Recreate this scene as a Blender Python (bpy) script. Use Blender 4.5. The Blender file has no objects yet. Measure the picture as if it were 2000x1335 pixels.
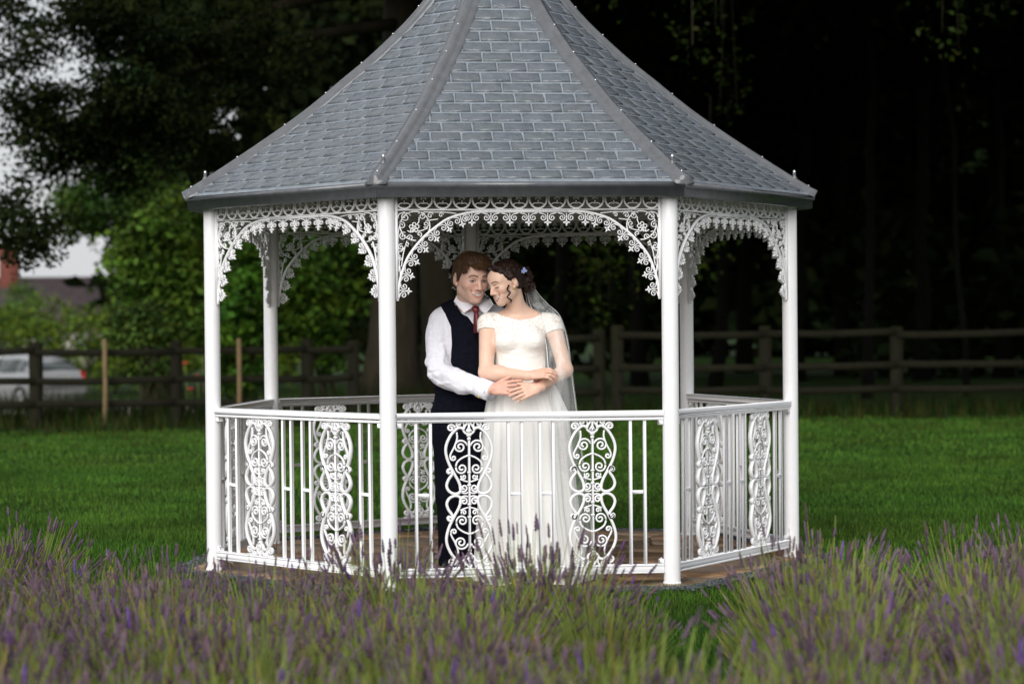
import bpy, math, random
import numpy as np
from mathutils import Matrix, Vector

rnd = random.Random(7)
rng = np.random.default_rng(11)
PI = math.pi
scene = bpy.context.scene
COL = scene.collection

# ------------------------------------------------------------------ camera
FPX, CAM_H, PITCH, ROLL = 4251.0, 1.295, 0.0077, 0.0089
_r0 = np.array([1.0, 0, 0]); _u0 = np.array([0, math.sin(PITCH), math.cos(PITCH)])
FWD = np.array([0, math.cos(PITCH), -math.sin(PITCH)])
RIGHT = _r0 * math.cos(ROLL) - _u0 * math.sin(ROLL)
UP = _r0 * math.sin(ROLL) + _u0 * math.cos(ROLL)
CAMP = np.array([0, 0, CAM_H])
cam_data = bpy.data.cameras.new('camera')
cam = bpy.data.objects.new('camera', cam_data); COL.objects.link(cam)
m = Matrix.Identity(4)
for i in range(3):
    m[i][0], m[i][1], m[i][2], m[i][3] = RIGHT[i], UP[i], -FWD[i], CAMP[i]
cam.matrix_world = m
cam_data.sensor_width = 36.0
cam_data.lens = FPX / 2000 * 36.0
cam_data.clip_start = 0.1; cam_data.clip_end = 2000
cam_data.dof.use_dof = True
cam_data.dof.focus_distance = 10.85
cam_data.dof.aperture_fstop = 2.4
scene.camera = cam

def W(px, py, d):
    """point seen at photograph pixel (px, py), d metres in front of the camera"""
    u = (px - 1000) / FPX; w = (667.5 - py) / FPX
    return CAMP + (RIGHT * u + UP * w + FWD) * d

# ------------------------------------------------------------------ world, sun, exposure
SUN_EL, SUN_AZ = math.radians(29), math.radians(195)     # azimuth clockwise from +Y (north)
world = bpy.data.worlds.new('World'); scene.world = world; world.use_nodes = True
nt = world.node_tree; nt.nodes.clear()
out = nt.nodes.new('ShaderNodeOutputWorld'); bg = nt.nodes.new('ShaderNodeBackground')
sky = nt.nodes.new('ShaderNodeTexSky'); sky.sky_type = 'NISHITA'; sky.sun_disc = False
sky.sun_elevation = SUN_EL; sky.sun_rotation = SUN_AZ; sky.dust_density = 4.0
tc = nt.nodes.new('ShaderNodeTexCoord'); nz = nt.nodes.new('ShaderNodeTexNoise')
nz.inputs['Scale'].default_value = 2.2; nz.inputs['Detail'].default_value = 5
cr = nt.nodes.new('ShaderNodeValToRGB')
cr.color_ramp.elements[0].position = .3; cr.color_ramp.elements[0].color = (3.7, 3.77, 3.87, 1)
cr.color_ramp.elements[1].position = .7; cr.color_ramp.elements[1].color = (4.02, 4.09, 4.18, 1)
mx = nt.nodes.new('ShaderNodeMix'); mx.data_type = 'RGBA'; mx.inputs['Factor'].default_value = .9
nt.links.new(tc.outputs['Generated'], nz.inputs['Vector']); nt.links.new(nz.outputs['Fac'], cr.inputs['Fac'])
nt.links.new(sky.outputs['Color'], mx.inputs['A']); nt.links.new(cr.outputs['Color'], mx.inputs['B'])
nt.links.new(mx.outputs['Result'], bg.inputs['Color']); bg.inputs['Strength'].default_value = 0.09
nt.links.new(bg.outputs['Background'], out.inputs['Surface'])
sun_d = bpy.data.lights.new('sun', 'SUN'); sun_d.energy = 1.5; sun_d.angle = math.radians(57)
sun_d.color = (1.0, .985, .96)
sun = bpy.data.objects.new('sun', sun_d); COL.objects.link(sun)
sdir = Vector((math.sin(SUN_AZ) * math.cos(SUN_EL), math.cos(SUN_AZ) * math.cos(SUN_EL), math.sin(SUN_EL)))
sun.rotation_euler = sdir.to_track_quat('Z', 'Y').to_euler()
sun.location = (-6, -14, 14)
vs = scene.view_settings
vs.view_transform = 'Standard'; vs.look = 'None'; vs.exposure = 1.1; vs.gamma = 1.0; vs.use_curve_mapping = False
scene.cycles.max_bounces = 8
scene.cycles.transparent_max_bounces = 16

# ------------------------------------------------------------------ materials
def _bsdf(name):
    ma = bpy.data.materials.new(name); ma.use_nodes = True
    return ma, ma.node_tree, ma.node_tree.nodes['Principled BSDF'], ma.node_tree.nodes['Material Output']

def mat(name, col, rough=.5, var=.12, scale=6.0, bump=0.0, bscale=60.0, spec=.5, attr=False, coat=0.0,
        metal=0.0, sss=0.0, stretch=None, col2=None, translucent=0.0, bdist=.01):
    ma, t, b, o = _bsdf(name)
    N, L = t.nodes.new, t.links.new
    tc = N('ShaderNodeTexCoord'); src = tc.outputs['Object']
    if stretch:
        mp = N('ShaderNodeMapping'); mp.inputs['Scale'].default_value = stretch
        L(src, mp.inputs['Vector']); src = mp.outputs['Vector']
    nz = N('ShaderNodeTexNoise'); nz.inputs['Scale'].default_value = scale; nz.inputs['Detail'].default_value = 5
    nz.inputs['Roughness'].default_value = .6
    L(src, nz.inputs['Vector'])
    rp = N('ShaderNodeValToRGB'); L(nz.outputs['Fac'], rp.inputs['Fac'])
    c2 = col2 or tuple(min(1, c * (1 + var)) for c in col)
    c1 = col if col2 else tuple(c * (1 - var) for c in col)
    rp.color_ramp.elements[0].position = .32; rp.color_ramp.elements[0].color = (*c1, 1)
    rp.color_ramp.elements[1].position = .68; rp.color_ramp.elements[1].color = (*c2, 1)
    cout = rp.outputs['Color']
    if attr:
        at = N('ShaderNodeAttribute'); at.attribute_name = 'Col'
        mu = N('ShaderNodeMix'); mu.data_type = 'RGBA'; mu.blend_type = 'MULTIPLY'; mu.inputs['Factor'].default_value = 1
        L(cout, mu.inputs['A']); L(at.outputs['Color'], mu.inputs['B']); cout = mu.outputs['Result']
    L(cout, b.inputs['Base Color'])
    b.inputs['Roughness'].default_value = rough; b.inputs['Specular IOR Level'].default_value = spec
    b.inputs['Metallic'].default_value = metal
    if coat: b.inputs['Coat Weight'].default_value = coat; b.inputs['Coat Roughness'].default_value = .12
    if sss:
        b.inputs['Subsurface Weight'].default_value = sss
        b.inputs['Subsurface Radius'].default_value = (.012, .005, .003); b.inputs['Subsurface Scale'].default_value = .5
    if bump:
        n2 = N('ShaderNodeTexNoise'); n2.inputs['Scale'].default_value = bscale; n2.inputs['Detail'].default_value = 4
        L(src, n2.inputs['Vector'])
        bp = N('ShaderNodeBump'); bp.inputs['Strength'].default_value = bump; bp.inputs['Distance'].default_value = bdist
        L(n2.outputs['Fac'], bp.inputs['Height']); L(bp.outputs['Normal'], b.inputs['Normal'])
    if translucent:
        tr = N('ShaderNodeBsdfTranslucent'); L(cout, tr.inputs['Color'])
        ms = N('ShaderNodeMixShader'); ms.inputs['Fac'].default_value = translucent
        L(b.outputs['BSDF'], ms.inputs[1]); L(tr.outputs['BSDF'], ms.inputs[2]); L(ms.outputs['Shader'], o.inputs['Surface'])
    return ma

MT = {}
MT['white'] = mat('white_painted_metal', (.80, .80, .82), .32, .02, 12, .08, 90, bdist=.003)
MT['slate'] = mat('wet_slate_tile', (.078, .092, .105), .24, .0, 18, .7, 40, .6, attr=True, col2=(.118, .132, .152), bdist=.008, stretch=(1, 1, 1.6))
MT['lead'] = mat('dark_grey_metal_trim', (.10, .105, .115), .17, .15, 20, .05, 120, .6)
MT['under'] = mat('roof_underside', (.17, .17, .15), .6, .1)
MT['steel'] = mat('steel_screw', (.6, .6, .62), .25, .05, 10, metal=.9)
MT['stone'] = mat('sandstone_flag', (.16, .095, .05), .35, .0, 7, .5, 30, .5, attr=True, col2=(.33, .22, .13))
MT['joint'] = mat('mortar', (.09, .065, .045), .7, .2, 30, .4, 80)
MT['chip'] = mat('slate_chipping', (.05, .055, .065), .45, .3, 20, attr=True)
MT['soil'] = mat('dark_soil', (.018, .016, .012), .9, .4, 9, .9, 45, .2)
MT['lawn'] = mat('lawn_ground', (.012, .028, .004), .9, .0, 3.0, .8, 60, .1, col2=(.022, .048, .007))
MT['grass'] = mat('grass_blade', (.048, .112, .013), .6, .3, 1.3, attr=True, spec=.12, translucent=.25)
MT['leaf'] = mat('tree_leaf', (.050, .088, .014), .6, .35, 1.5, attr=True, spec=.12, translucent=.2)
MT['leafdark'] = mat('shaded_wood_leaf', (.009, .0135, .004), .9, .25, 1.5, attr=True, spec=.03)  # leaf copy dimmed to near black: the canopy's shade is in its colour
MT['darkbark'] = mat('shaded_bark', (.003, .0028, .002), .95, .35, 5, .9, 22, .1, stretch=(1, 1, .3), bdist=.03)  # bark copy for the wood, its deep shade put into the colour
MT['bark'] = mat('bark', (.034, .028, .017), .9, .35, 5, .9, 22, .2, stretch=(1, 1, .3), bdist=.03)
MT['oldwood'] = mat('weathered_fence_wood', (.0085, .0082, .003), .85, .3, 9, .5, 40, .2, stretch=(1, 1, .5))
MT['palewood'] = mat('pale_stake_wood', (.19, .135, .07), .8, .2, 9, .4, 40, .2)
MT['lavstem'] = mat('lavender_stem', (.22, .28, .07), .6, .25, 5, attr=True, spec=.2, translucent=.2)
MT['lavleaf'] = mat('lavender_leaf', (.15, .20, .055), .6, .25, 5, attr=True, spec=.2, translucent=.2)
MT['lavbud'] = mat('lavender_flower', (.125, .080, .125), .75, .25, 40, .6, 260, .2, attr=True)
MT['skin'] = mat('skin', (.80, .80, .80), .42, .035, 30, .12, 220, .35, attr=True, sss=.12, bdist=.002)
MT['hairb'] = mat('brown_hair', (.060, .033, .017), .6, .35, 40, .4, 160, .2, attr=True, stretch=(1, 1, .35), bdist=.004)
MT['haird'] = mat('dark_hair', (.017, .008, .0055), .5, .4, 40, .4, 160, .25, attr=True, bdist=.004)
MT['shirt'] = mat('white_shirt_cotton', (.80, .79, .86), .75, .02, 10, .12, 60, .25, bdist=.004)
MT['navy'] = mat('navy_wool', (.0055, .006, .0115), .9, .3, 60, .25, 300, .06, bdist=.002)
MT['satin'] = mat('navy_satin', (.014, .016, .03), .35, .1, 20, .1, 60)
MT['tie'] = mat('maroon_silk_tie', (.13, .008, .016), .4, .2, 60, .2, 250, bdist=.002)
MT['shoe'] = mat('black_shoe_leather', (.012, .012, .013), .3, .1)
MT['yellow'] = mat('yellow_shoe', (.75, .42, .02), .4, .1)
MT['gold'] = mat('gold', (.8, .55, .2), .25, .05, 10, metal=1)
MT['blueflower'] = mat('blue_petal', (.30, .36, .62), .6, .2, 80)
MT['carpaint'] = mat('silver_car_paint', (.28, .29, .30), .25, .04, 3, coat=.6, metal=.3)
MT['carglass'] = mat('car_glass', (.03, .04, .04), .06, .1, 3, spec=.8)
MT['rubber'] = mat('black_rubber', (.015, .015, .015), .7, .1)
MT['redlens'] = mat('red_lamp_lens', (.55, .02, .015), .2, .1)
MT['plate'] = mat('number_plate', (.7, .55, .08), .4, .02)
MT['alloy'] = mat('alloy_wheel', (.5, .5, .5), .3, .05, 8, metal=.7)
MT['rooftile'] = mat('clay_roof', (.072, .056, .060), .8, .25, 2.5, .3, 10, .2)
MT['brick'] = mat('red_brick', (.13, .042, .03), .85, .3, 6, .3, 30, .2)
MT['mortar'] = mat('pale_mortar', (.3, .26, .22), .9, .1)
MT['render'] = mat('house_render', (.5, .47, .42), .9, .06)
MT['glass'] = mat('window_glass', (.04, .05, .06), .08, .1, 2, spec=.7)
MT['road'] = mat('gravel_drive', (.18, .165, .14), .9, .2, 8, .3, 40, .2)
MT['straw'] = mat('dry_straw', (.42, .30, .15), .8, .2, 20)
MT['redflower'] = mat('red_petal', (.5, .05, .02), .6, .2, 40)

def lace_mat():
    """white dress fabric; where the attribute 'Lace' is 1 the floral lace lets the skin colour through between its motifs"""
    ma, t, b, o = _bsdf('ivory_lace')
    N, L = t.nodes.new, t.links.new
    tc = N('ShaderNodeTexCoord')
    vo = N('ShaderNodeTexVoronoi'); vo.inputs['Scale'].default_value = 105; vo.feature = 'F1'
    n1 = N('ShaderNodeTexNoise'); n1.inputs['Scale'].default_value = 60; n1.inputs['Detail'].default_value = 3
    L(tc.outputs['Object'], n1.inputs['Vector'])
    mxv = N('ShaderNodeMix'); mxv.data_type = 'RGBA'; mxv.inputs['Factor'].default_value = .03
    L(tc.outputs['Object'], mxv.inputs['A']); L(n1.outputs['Color'], mxv.inputs['B']); L(mxv.outputs['Result'], vo.inputs['Vector'])
    rp = N('ShaderNodeValToRGB'); L(vo.outputs['Distance'], rp.inputs['Fac'])
    rp.color_ramp.elements[0].position = .60; rp.color_ramp.elements[0].color = (0, 0, 0, 1)
    rp.color_ramp.elements[1].position = .78; rp.color_ramp.elements[1].color = (1, 1, 1, 1)
    at = N('ShaderNodeAttribute'); at.attribute_name = 'Lace'
    mu = N('ShaderNodeMath'); mu.operation = 'MULTIPLY'; L(rp.outputs['Color'], mu.inputs[0]); L(at.outputs['Fac'], mu.inputs[1])
    mc = N('ShaderNodeMix'); mc.data_type = 'RGBA'; L(mu.outputs[0], mc.inputs['Factor'])
    mc.inputs['A'].default_value = (.85, .83, .79, 1); mc.inputs['B'].default_value = (.70, .56, .49, 1)
    L(mc.outputs['Result'], b.inputs['Base Color'])
    bp = N('ShaderNodeBump'); bp.inputs['Strength'].default_value = .25; bp.inputs['Distance'].default_value = .003; bp.invert = True
    L(vo.outputs['Distance'], bp.inputs['Height']); L(bp.outputs['Normal'], b.inputs['Normal'])
    b.inputs['Roughness'].default_value = .7
    return ma
MT['lace'] = lace_mat()
MT['tulle'] = mat('ivory_tulle', (.86, .85, .83), .8, .03, 4, .15, 30, .2, stretch=(3, 3, .3), bdist=.01)

def veil_mat():
    ma, t, b, o = _bsdf('sheer_veil')
    N, L = t.nodes.new, t.links.new
    b.inputs['Base Color'].default_value = (.85, .86, .86, 1); b.inputs['Roughness'].default_value = .8
    tc = N('ShaderNodeTexCoord'); nz = N('ShaderNodeTexNoise'); nz.inputs['Scale'].default_value = 9
    mp = N('ShaderNodeMapping'); mp.inputs['Scale'].default_value = (4, 4, .25)
    L(tc.outputs['Object'], mp.inputs['Vector']); L(mp.outputs['Vector'], nz.inputs['Vector'])
    mr = N('ShaderNodeMapRange'); L(nz.outputs['Fac'], mr.inputs['Value'])
    mr.inputs['From Min'].default_value = .3; mr.inputs['From Max'].default_value = .7
    mr.inputs['To Min'].default_value = .11; mr.inputs['To Max'].default_value = .38
    tr = N('ShaderNodeBsdfTransparent'); ms = N('ShaderNodeMixShader')
    L(mr.outputs['Result'], ms.inputs['Fac']); L(tr.outputs['BSDF'], ms.inputs[1]); L(b.outputs['BSDF'], ms.inputs[2])
    L(ms.outputs['Shader'], o.inputs['Surface'])
    return ma
MT['veil'] = veil_mat()

# ------------------------------------------------------------------ object helpers
def tag(o, label=None, cat=None, group=None, kind=None):
    if label: o['label'] = label
    if cat: o['category'] = cat
    if group: o['group'] = group
    if kind: o['kind'] = kind
    return o

def link(name, me, parent=None, mw=None):
    o = bpy.data.objects.new(name, me); COL.objects.link(o)
    if parent is not None: o.parent = parent
    if mw is not None: o.matrix_basis = mw
    return o

def empty(name, loc=(0, 0, 0)):
    o = bpy.data.objects.new(name, None); COL.objects.link(o); o.location = loc; o.empty_display_size = .2
    return o

def mesh(name, V, faces, material, smooth=False, col=None, attrs=None):
    """V (n,3); faces: list of index arrays (m,3) / (m,4), or a list of index tuples"""
    me = bpy.data.meshes.new(name)
    V = np.asarray(V, dtype=np.float32).reshape(-1, 3)
    if len(faces) and isinstance(faces[0], np.ndarray) and faces[0].ndim == 2:
        groups = [np.asarray(f, dtype=np.int32) for f in faces if len(f)]
        loops = np.concatenate([g.ravel() for g in groups])
        tot = np.concatenate([np.full(len(g), g.shape[1], np.int32) for g in groups])
    else:
        loops = np.array([i for f in faces for i in f], np.int32); tot = np.array([len(f) for f in faces], np.int32)
    st = np.concatenate([[0], np.cumsum(tot)[:-1]]).astype(np.int32)
    me.vertices.add(len(V)); me.vertices.foreach_set('co', V.ravel())
    me.loops.add(len(loops)); me.loops.foreach_set('vertex_index', loops)
    me.polygons.add(len(tot)); me.polygons.foreach_set('loop_start', st); me.polygons.foreach_set('loop_total', tot)
    me.update(calc_edges=True); me.validate()
    if smooth: me.polygons.foreach_set('use_smooth', np.ones(len(me.polygons), bool))
    if col is not None:
        a = me.attributes.new('Col', 'FLOAT_COLOR', 'POINT')
        c = np.ones((len(V), 4), np.float32); c[:, :3] = np.asarray(col, np.float32).reshape(-1, 3) if np.ndim(col) > 1 else np.asarray(col, np.float32)
        a.data.foreach_set('color', c.ravel())
    for k, v in (attrs or {}).items():
        a = me.attributes.new(k, 'FLOAT', 'POINT'); a.data.foreach_set('value', np.asarray(v, np.float32))
    me.materials.append(MT[material])
    return me

class MB:
    """collects shapes for one mesh"""
    def __init__(s): s.V = []; s.F = []; s.n = 0
    def add(s, V, F):
        V = np.asarray(V, float).reshape(-1, 3)
        s.V.append(V); s.F += [tuple(int(i) + s.n for i in f) for f in F]; s.n += len(V); return s
    def box(s, c, h, M=None):
        c = np.asarray(c, float); h = np.asarray(h, float)
        v = np.array([[x, y, z] for x in (-1, 1) for y in (-1, 1) for z in (-1, 1)], float) * h
        if M is not None: v = v @ np.asarray(M).T
        return s.add(v + c, [(0, 1, 3, 2), (4, 6, 7, 5), (0, 4, 5, 1), (2, 3, 7, 6), (0, 2, 6, 4), (1, 5, 7, 3)])
    def bevbox(s, c, h, b):
        """box with chamfered long edges (all three axes)"""
        c = np.asarray(c, float); h = np.asarray(h, float); V = []; idx = {}
        for sx in (-1, 1):
            for sy in (-1, 1):
                for sz in (-1, 1):
                    for a in range(3):
                        p = np.array([sx, sy, sz]) * (h - b); p[a] = (sx, sy, sz)[a] * h[a]
                        idx[sx, sy, sz, a] = len(V); V.append(p + c)
        F = []
        for a in range(3):
            for sg in (-1, 1):
                o1, o2 = (a + 1) % 3, (a + 2) % 3; f = []
                for p, q in ((-1, -1), (1, -1), (1, 1), (-1, 1)):
                    k = [0, 0, 0]; k[a] = sg; k[o1] = p; k[o2] = q; f.append(idx[k[0], k[1], k[2], a])
                F.append(tuple(f if sg > 0 else f[::-1]))
        for a in range(3):
            b1, b2 = (a + 1) % 3, (a + 2) % 3
            for p in (-1, 1):
                for q in (-1, 1):
                    k0 = [0, 0, 0]; k1 = [0, 0, 0]; k0[a] = -1; k1[a] = 1
                    for k in (k0, k1): k[b1] = p; k[b2] = q
                    F.append((idx[(*k0, b1)], idx[(*k1, b1)], idx[(*k1, b2)], idx[(*k0, b2)]))
        for sx in (-1, 1):
            for sy in (-1, 1):
                for sz in (-1, 1): F.append(tuple(idx[sx, sy, sz, a] for a in range(3)))
        return s.add(V, F)
    def tube(s, pts, rad, n=8, cap=True, ell=1.0):
        pts = np.asarray(pts, float); m = len(pts); rad = np.broadcast_to(np.asarray(rad, float), (m,))
        T = np.gradient(pts, axis=0); T /= np.linalg.norm(T, axis=1)[:, None] + 1e-12
        ref = np.array([0, 0, 1.0]) if abs(T[0][2]) < .9 else np.array([1.0, 0, 0])
        V = []
        A = np.cross(T[0], ref); A /= np.linalg.norm(A)
        for i in range(m):
            A = A - T[i] * (A @ T[i]); A /= np.linalg.norm(A) + 1e-12; B = np.cross(T[i], A)
            for k in range(n):
                a = 2 * PI * k / n; V.append(pts[i] + rad[i] * (A * math.cos(a) + ell * B * math.sin(a)))
        F = [(i * n + k, i * n + (k + 1) % n, (i + 1) * n + (k + 1) % n, (i + 1) * n + k) for i in range(m - 1) for k in range(n)]
        if cap: F += [tuple(range(n))[::-1], tuple(range((m - 1) * n, m * n))]
        return s.add(V, F)
    def lathe(s, prof, n=16, c=(0, 0, 0)):
        V = [(c[0] + r * math.cos(2 * PI * k / n), c[1] + r * math.sin(2 * PI * k / n), c[2] + z) for r, z in prof for k in range(n)]
        m = len(prof)
        F = [(i * n + k, i * n + (k + 1) % n, (i + 1) * n + (k + 1) % n, (i + 1) * n + k) for i in range(m - 1) for k in range(n)]
        F += [tuple(range(n))[::-1], tuple(range((m - 1) * n, m * n))]
        return s.add(V, F)
    def stroke(s, p, w, t, closed=False, y0=0.0, taper=1.0):
        """flat bar with chamfered edges along a 2-D path (x, z); half width w, half depth t"""
        p = np.asarray(p, float); m = len(p)
        if closed: T = np.roll(p, -1, 0) - np.roll(p, 1, 0)
        else: T = np.gradient(p, axis=0)
        T /= np.linalg.norm(T, axis=1)[:, None] + 1e-12
        Nn = np.stack([-T[:, 1], T[:, 0]], 1)
        ww = w * np.linspace(1, taper, m)
        prof = ((-1, 0), (-.62, -1), (.62, -1), (1, 0), (.62, 1), (-.62, 1)); V = np.zeros((m, 6, 3))
        for k, (a, b) in enumerate(prof):
            q = p + Nn * (ww * a)[:, None]; V[:, k, 0] = q[:, 0]; V[:, k, 2] = q[:, 1]; V[:, k, 1] = y0 + b * t
        F = []; last = m if closed else m - 1
        for i in range(last):
            j = (i + 1) % m
            F += [(i * 6 + k, j * 6 + k, j * 6 + (k + 1) % 6, i * 6 + (k + 1) % 6) for k in range(6)]
        if not closed: F += [tuple(range(6)), tuple(range((m - 1) * 6, m * 6))[::-1]]
        return s.add(V.reshape(-1, 3), F)
    def me(s, name, material, smooth=False, col=None):
        return mesh(name, np.concatenate(s.V), s.F, material, smooth, col)
    def build(s, name, material, parent=None, smooth=False, col=None):
        return link(name, s.me(name, material, smooth, col), parent)

def smooth_path(pts, n=8):
    """Catmull-Rom through 2-D / 3-D points"""
    P = np.asarray(pts, float); P = np.vstack([2 * P[0] - P[1], P, 2 * P[-1] - P[-2]]); out = []
    for i in range(1, len(P) - 2):
        for t in np.linspace(0, 1, n, endpoint=False):
            a, b, c, d = P[i - 1], P[i], P[i + 1], P[i + 2]
            out.append(.5 * (2 * b + (c - a) * t + (2 * a - 5 * b + 4 * c - d) * t * t + (3 * b - a - 3 * c + d) * t ** 3))
    out.append(P[-2]); return np.array(out)

def spiral(c, r, turns=1.6, a0=0.0, sgn=1, rin=.22, n=22):
    t = np.linspace(0, 1, n); rr = r * (1 - (1 - rin) * t ** .85); a = a0 + sgn * 2 * PI * turns * t
    return np.stack([c[0] + rr * np.cos(a), c[1] + rr * np.sin(a)], 1)

def fbm(P, s=1.0, seed=0, oct=4):
    """cheap smooth noise: sums of sines in random directions, about -1..1"""
    g = np.random.default_rng(seed); P = np.asarray(P, float); o = np.zeros(P.shape[:-1]); amp = 1.0; tot = 0
    for k in range(oct):
        for _ in range(3):
            d = g.normal(size=P.shape[-1]); d /= np.linalg.norm(d)
            o += amp * np.sin((P @ d) * s * 2 ** k * 2 * PI + g.uniform(0, 6.28))
        tot += amp * 1.7; amp *= .55
    return o / tot
# ================================================================== GAZEBO
R, GX, GY, TH = 1.6, -0.074, 12.045, 0.112
HA = PI / 7
def gdir(a): return np.array([math.sin(a), -math.cos(a), 0.0])
def gpt(a, r, z): return np.array([GX, GY, z]) + gdir(a) * r
POST_A = [TH - HA + 2 * HA * i for i in range(7)]          # post i; side i runs from post i to post i+1
EDGE = 2 * R * math.sin(HA); APO = R * math.cos(HA)
RPOST = .041
SIDE_W = EDGE / 2 - RPOST                                   # half clear width between posts
gazebo = empty('gazebo', (GX, GY, 0))
tag(gazebo, 'white cast metal garden gazebo with slate tiled bell roof, standing behind the lavender', 'gazebo')
G0 = Matrix.Translation((-GX, -GY, 0))
def gput(name, me, parent=gazebo, side=None, angle=None, r=None):
    """place a mesh in the gazebo: in a side's frame (x along it, y inwards) or at a post"""
    if side is not None:
        a = TH + 2 * HA * side; d = gdir(a); mw = Matrix(((math.cos(a), -d[0], 0, d[0] * APO), (math.sin(a), -d[1], 0, d[1] * APO), (0, 0, 1, 0), (0, 0, 0, 1)))
    elif angle is not None:
        d = gdir(angle) * r; mw = Matrix(((math.cos(angle), math.sin(angle) * -1, 0, d[0]), (math.sin(angle), math.cos(angle), 0, d[1]), (0, 0, 1, 0), (0, 0, 0, 1)))
    else: mw = Matrix.Identity(4)
    return link(name, me, parent, mw)

# --- posts
pb = MB()
prof = [(RPOST - .001, .012), (RPOST, .013), (RPOST, .016), (RPOST, .5), (RPOST, 1.42), (RPOST, 1.931), (RPOST, 1.934), (RPOST - .001, 1.935)]
pb.lathe(prof, 28)
post_me = pb.me('post', 'white', True)
fl = MB().lathe([(.058, .0), (.058, .008), (.047, .012), (.045, .026), (.043, .030)], 24)
for k in range(4):
    a = PI / 4 + k * PI / 2; fl.lathe([(.006, .008), (.006, .014), (.003, .016)], 6, (.051 * math.cos(a), .051 * math.sin(a), 0))
flange_me = fl.me('base_flange', 'white')
for a in POST_A:
    p = gput('post', post_me, angle=a, r=R); link('base_flange', flange_me, p)

# --- railing panels (the back right side is the way in)
RZ0, RZ1, RB0, RB1 = .835, .872, .075, .118
tr = MB()
tr.bevbox((0, 0, (RZ0 + RZ1) / 2 + .004), (SIDE_W + .004, .024, .0145), .003)
tr.bevbox((0, 0, RZ0 - .003), (SIDE_W + .002, .017, .007), .002)
top_me = tr.me('top_rail', 'white')
br = MB(); br.bevbox((0, 0, (RB0 + RB1) / 2), (SIDE_W + .002, .017, (RB1 - RB0) / 2 - .006), .003)
br.bevbox((0, 0, RB1 - .004), (SIDE_W + .001, .021, .004), .0015); br.bevbox((0, 0, RB0 + .004), (SIDE_W + .001, .021, .004), .0015)
bot_me = br.me('bottom_rail', 'white')
BZ0, BZ1 = RB1 - .001, RZ0 - .008
bal_me = MB().bevbox((0, 0, (BZ0 + BZ1) / 2), (.0083, .0083, (BZ1 - BZ0) / 2), .0015).me('baluster', 'white')
cross_me = MB().bevbox((0, 0, .473), (.031, .0065, .0085), .0015).me('baluster_bridge', 'white')
brk = MB().bevbox((0, 0, 0), (.012, .016, .012), .002); brk.lathe([(.004, .012), (.004, .018)], 6)
brk_me = brk.me('rail_bracket', 'white')

def scroll_panel():
    """cast scroll panel; half drawn in units of one pixel of the enlarged photo, then mirrored both ways"""
    b = MB(); U = .000775; zc = .474
    def put(p, w, d, closed=False, taper=1.0):
        p = np.asarray(p, float) * U
        for sx in (1, -1):
            for sz in (1, -1): b.stroke(p * (sx, sz) + (0, zc), w * U, d, closed, 0, taper)
    H, Lw = 9.2, 6.0
    heavy = smooth_path([(28, 408), (62, 420), (105, 385), (138, 325), (146, 270), (130, 205), (98, 140), (68, 85), (54, 40), (62, 14), (92, 6),
                         (126, 22), (142, 55), (132, 92), (110, 124), (104, 146), (114, 160), (130, 158), (136, 144), (124, 134)], 7)
    put(heavy, H, .011)
    put(spiral((120, 147), 20, .9, 2.4, -1, .2, 12), 7, .011)
    put(spiral((55, 300), 46, 1.75, PI * .95, -1, .16, 30), 6.2, .008)
    put(smooth_path([(76, 392), (74, 350), (92, 300), (112, 262), (120, 240)], 5), Lw, .007)
    put(spiral((98, 232), 21, 1.2, .4, -1, .15, 16), Lw, .007)
    put(smooth_path([(8, 245), (40, 232), (72, 208), (84, 178)], 5), Lw, .007)
    put(spiral((46, 165), 38, 1.5, .2, -1, .15, 24), Lw, .007)
    put(spiral((34, 112), 19, 1.3, .5, -1, .15, 16), 5, .006)
    put(smooth_path([(6, 80), (34, 88), (58, 98)], 4), 5, .006)
    put(spiral((33, 42), 30, 1.5, .7, -1, .15, 22), Lw, .007)
    put(smooth_path([(0, 18), (24, 8), (50, 14)], 4), 5, .006)
    # crown
    put(smooth_path([(0, 458), (22, 432), (34, 405), (22, 386), (6, 380)], 5), 7, .009)
    put(smooth_path([(2, 420), (10, 404), (2, 388)], 4), 5, .012)
    put(spiral((112, 418), 27, 1.4, PI, -1, .15, 20), 7, .008)
    put(spiral((62, 444), 20, 1.3, PI * 1.5, 1, .15, 18), 6, .008)
    put(smooth_path([(36, 412), (30, 440), (44, 458)], 4), 5, .008)
    put([(84, 450), (96, 462), (108, 450), (120, 462), (132, 452)], 4, .008)
    for z0 in (400, 372, 350):                                # beads and leaves on the stem
        for sz in (1, -1): b.box((0, 0, zc + sz * z0 * U), (.014 - .003 * (400 - z0) / 25, .012, .005))
    for z0 in (245, 140, 60):
        for sz in (1, -1): b.box((0, 0, zc + sz * z0 * U), (.009, .010, .004))
    b.bevbox((0, 0, zc), (.0062, .008, (BZ1 - BZ0) / 2), .002)
    return b.me('scroll_panel', 'white')
scroll_me = scroll_panel()
def fx(f): return (f - .5) * 2 * SIDE_W
for side in (0, 1, 2, 4, 5, 6):
    rp = gput('railing_panel', None, side=side)
    for n, me_ in (('top_rail', top_me), ('bottom_rail', bot_me)): link(n, me_, rp)
    for f in (.070, .124, .416, .466, .534, .584, .876, .930):
        link('baluster', bal_me, rp, Matrix.Translation((fx(f), 0, 0)))
    for f in (.097, .441, .559, .903): link('baluster_bridge', cross_me, rp, Matrix.Translation((fx(f), 0, 0)))
    for f in (.268, .732): link('scroll_panel', scroll_me, rp, Matrix.Translation((fx(f), 0, 0)))
    for s in (-1, 1):
        for z in (RZ0 - .022, RB1 + .012): link('rail_bracket', brk_me, rp, Matrix.Translation((s * (SIDE_W - .012), 0, z)))

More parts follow.
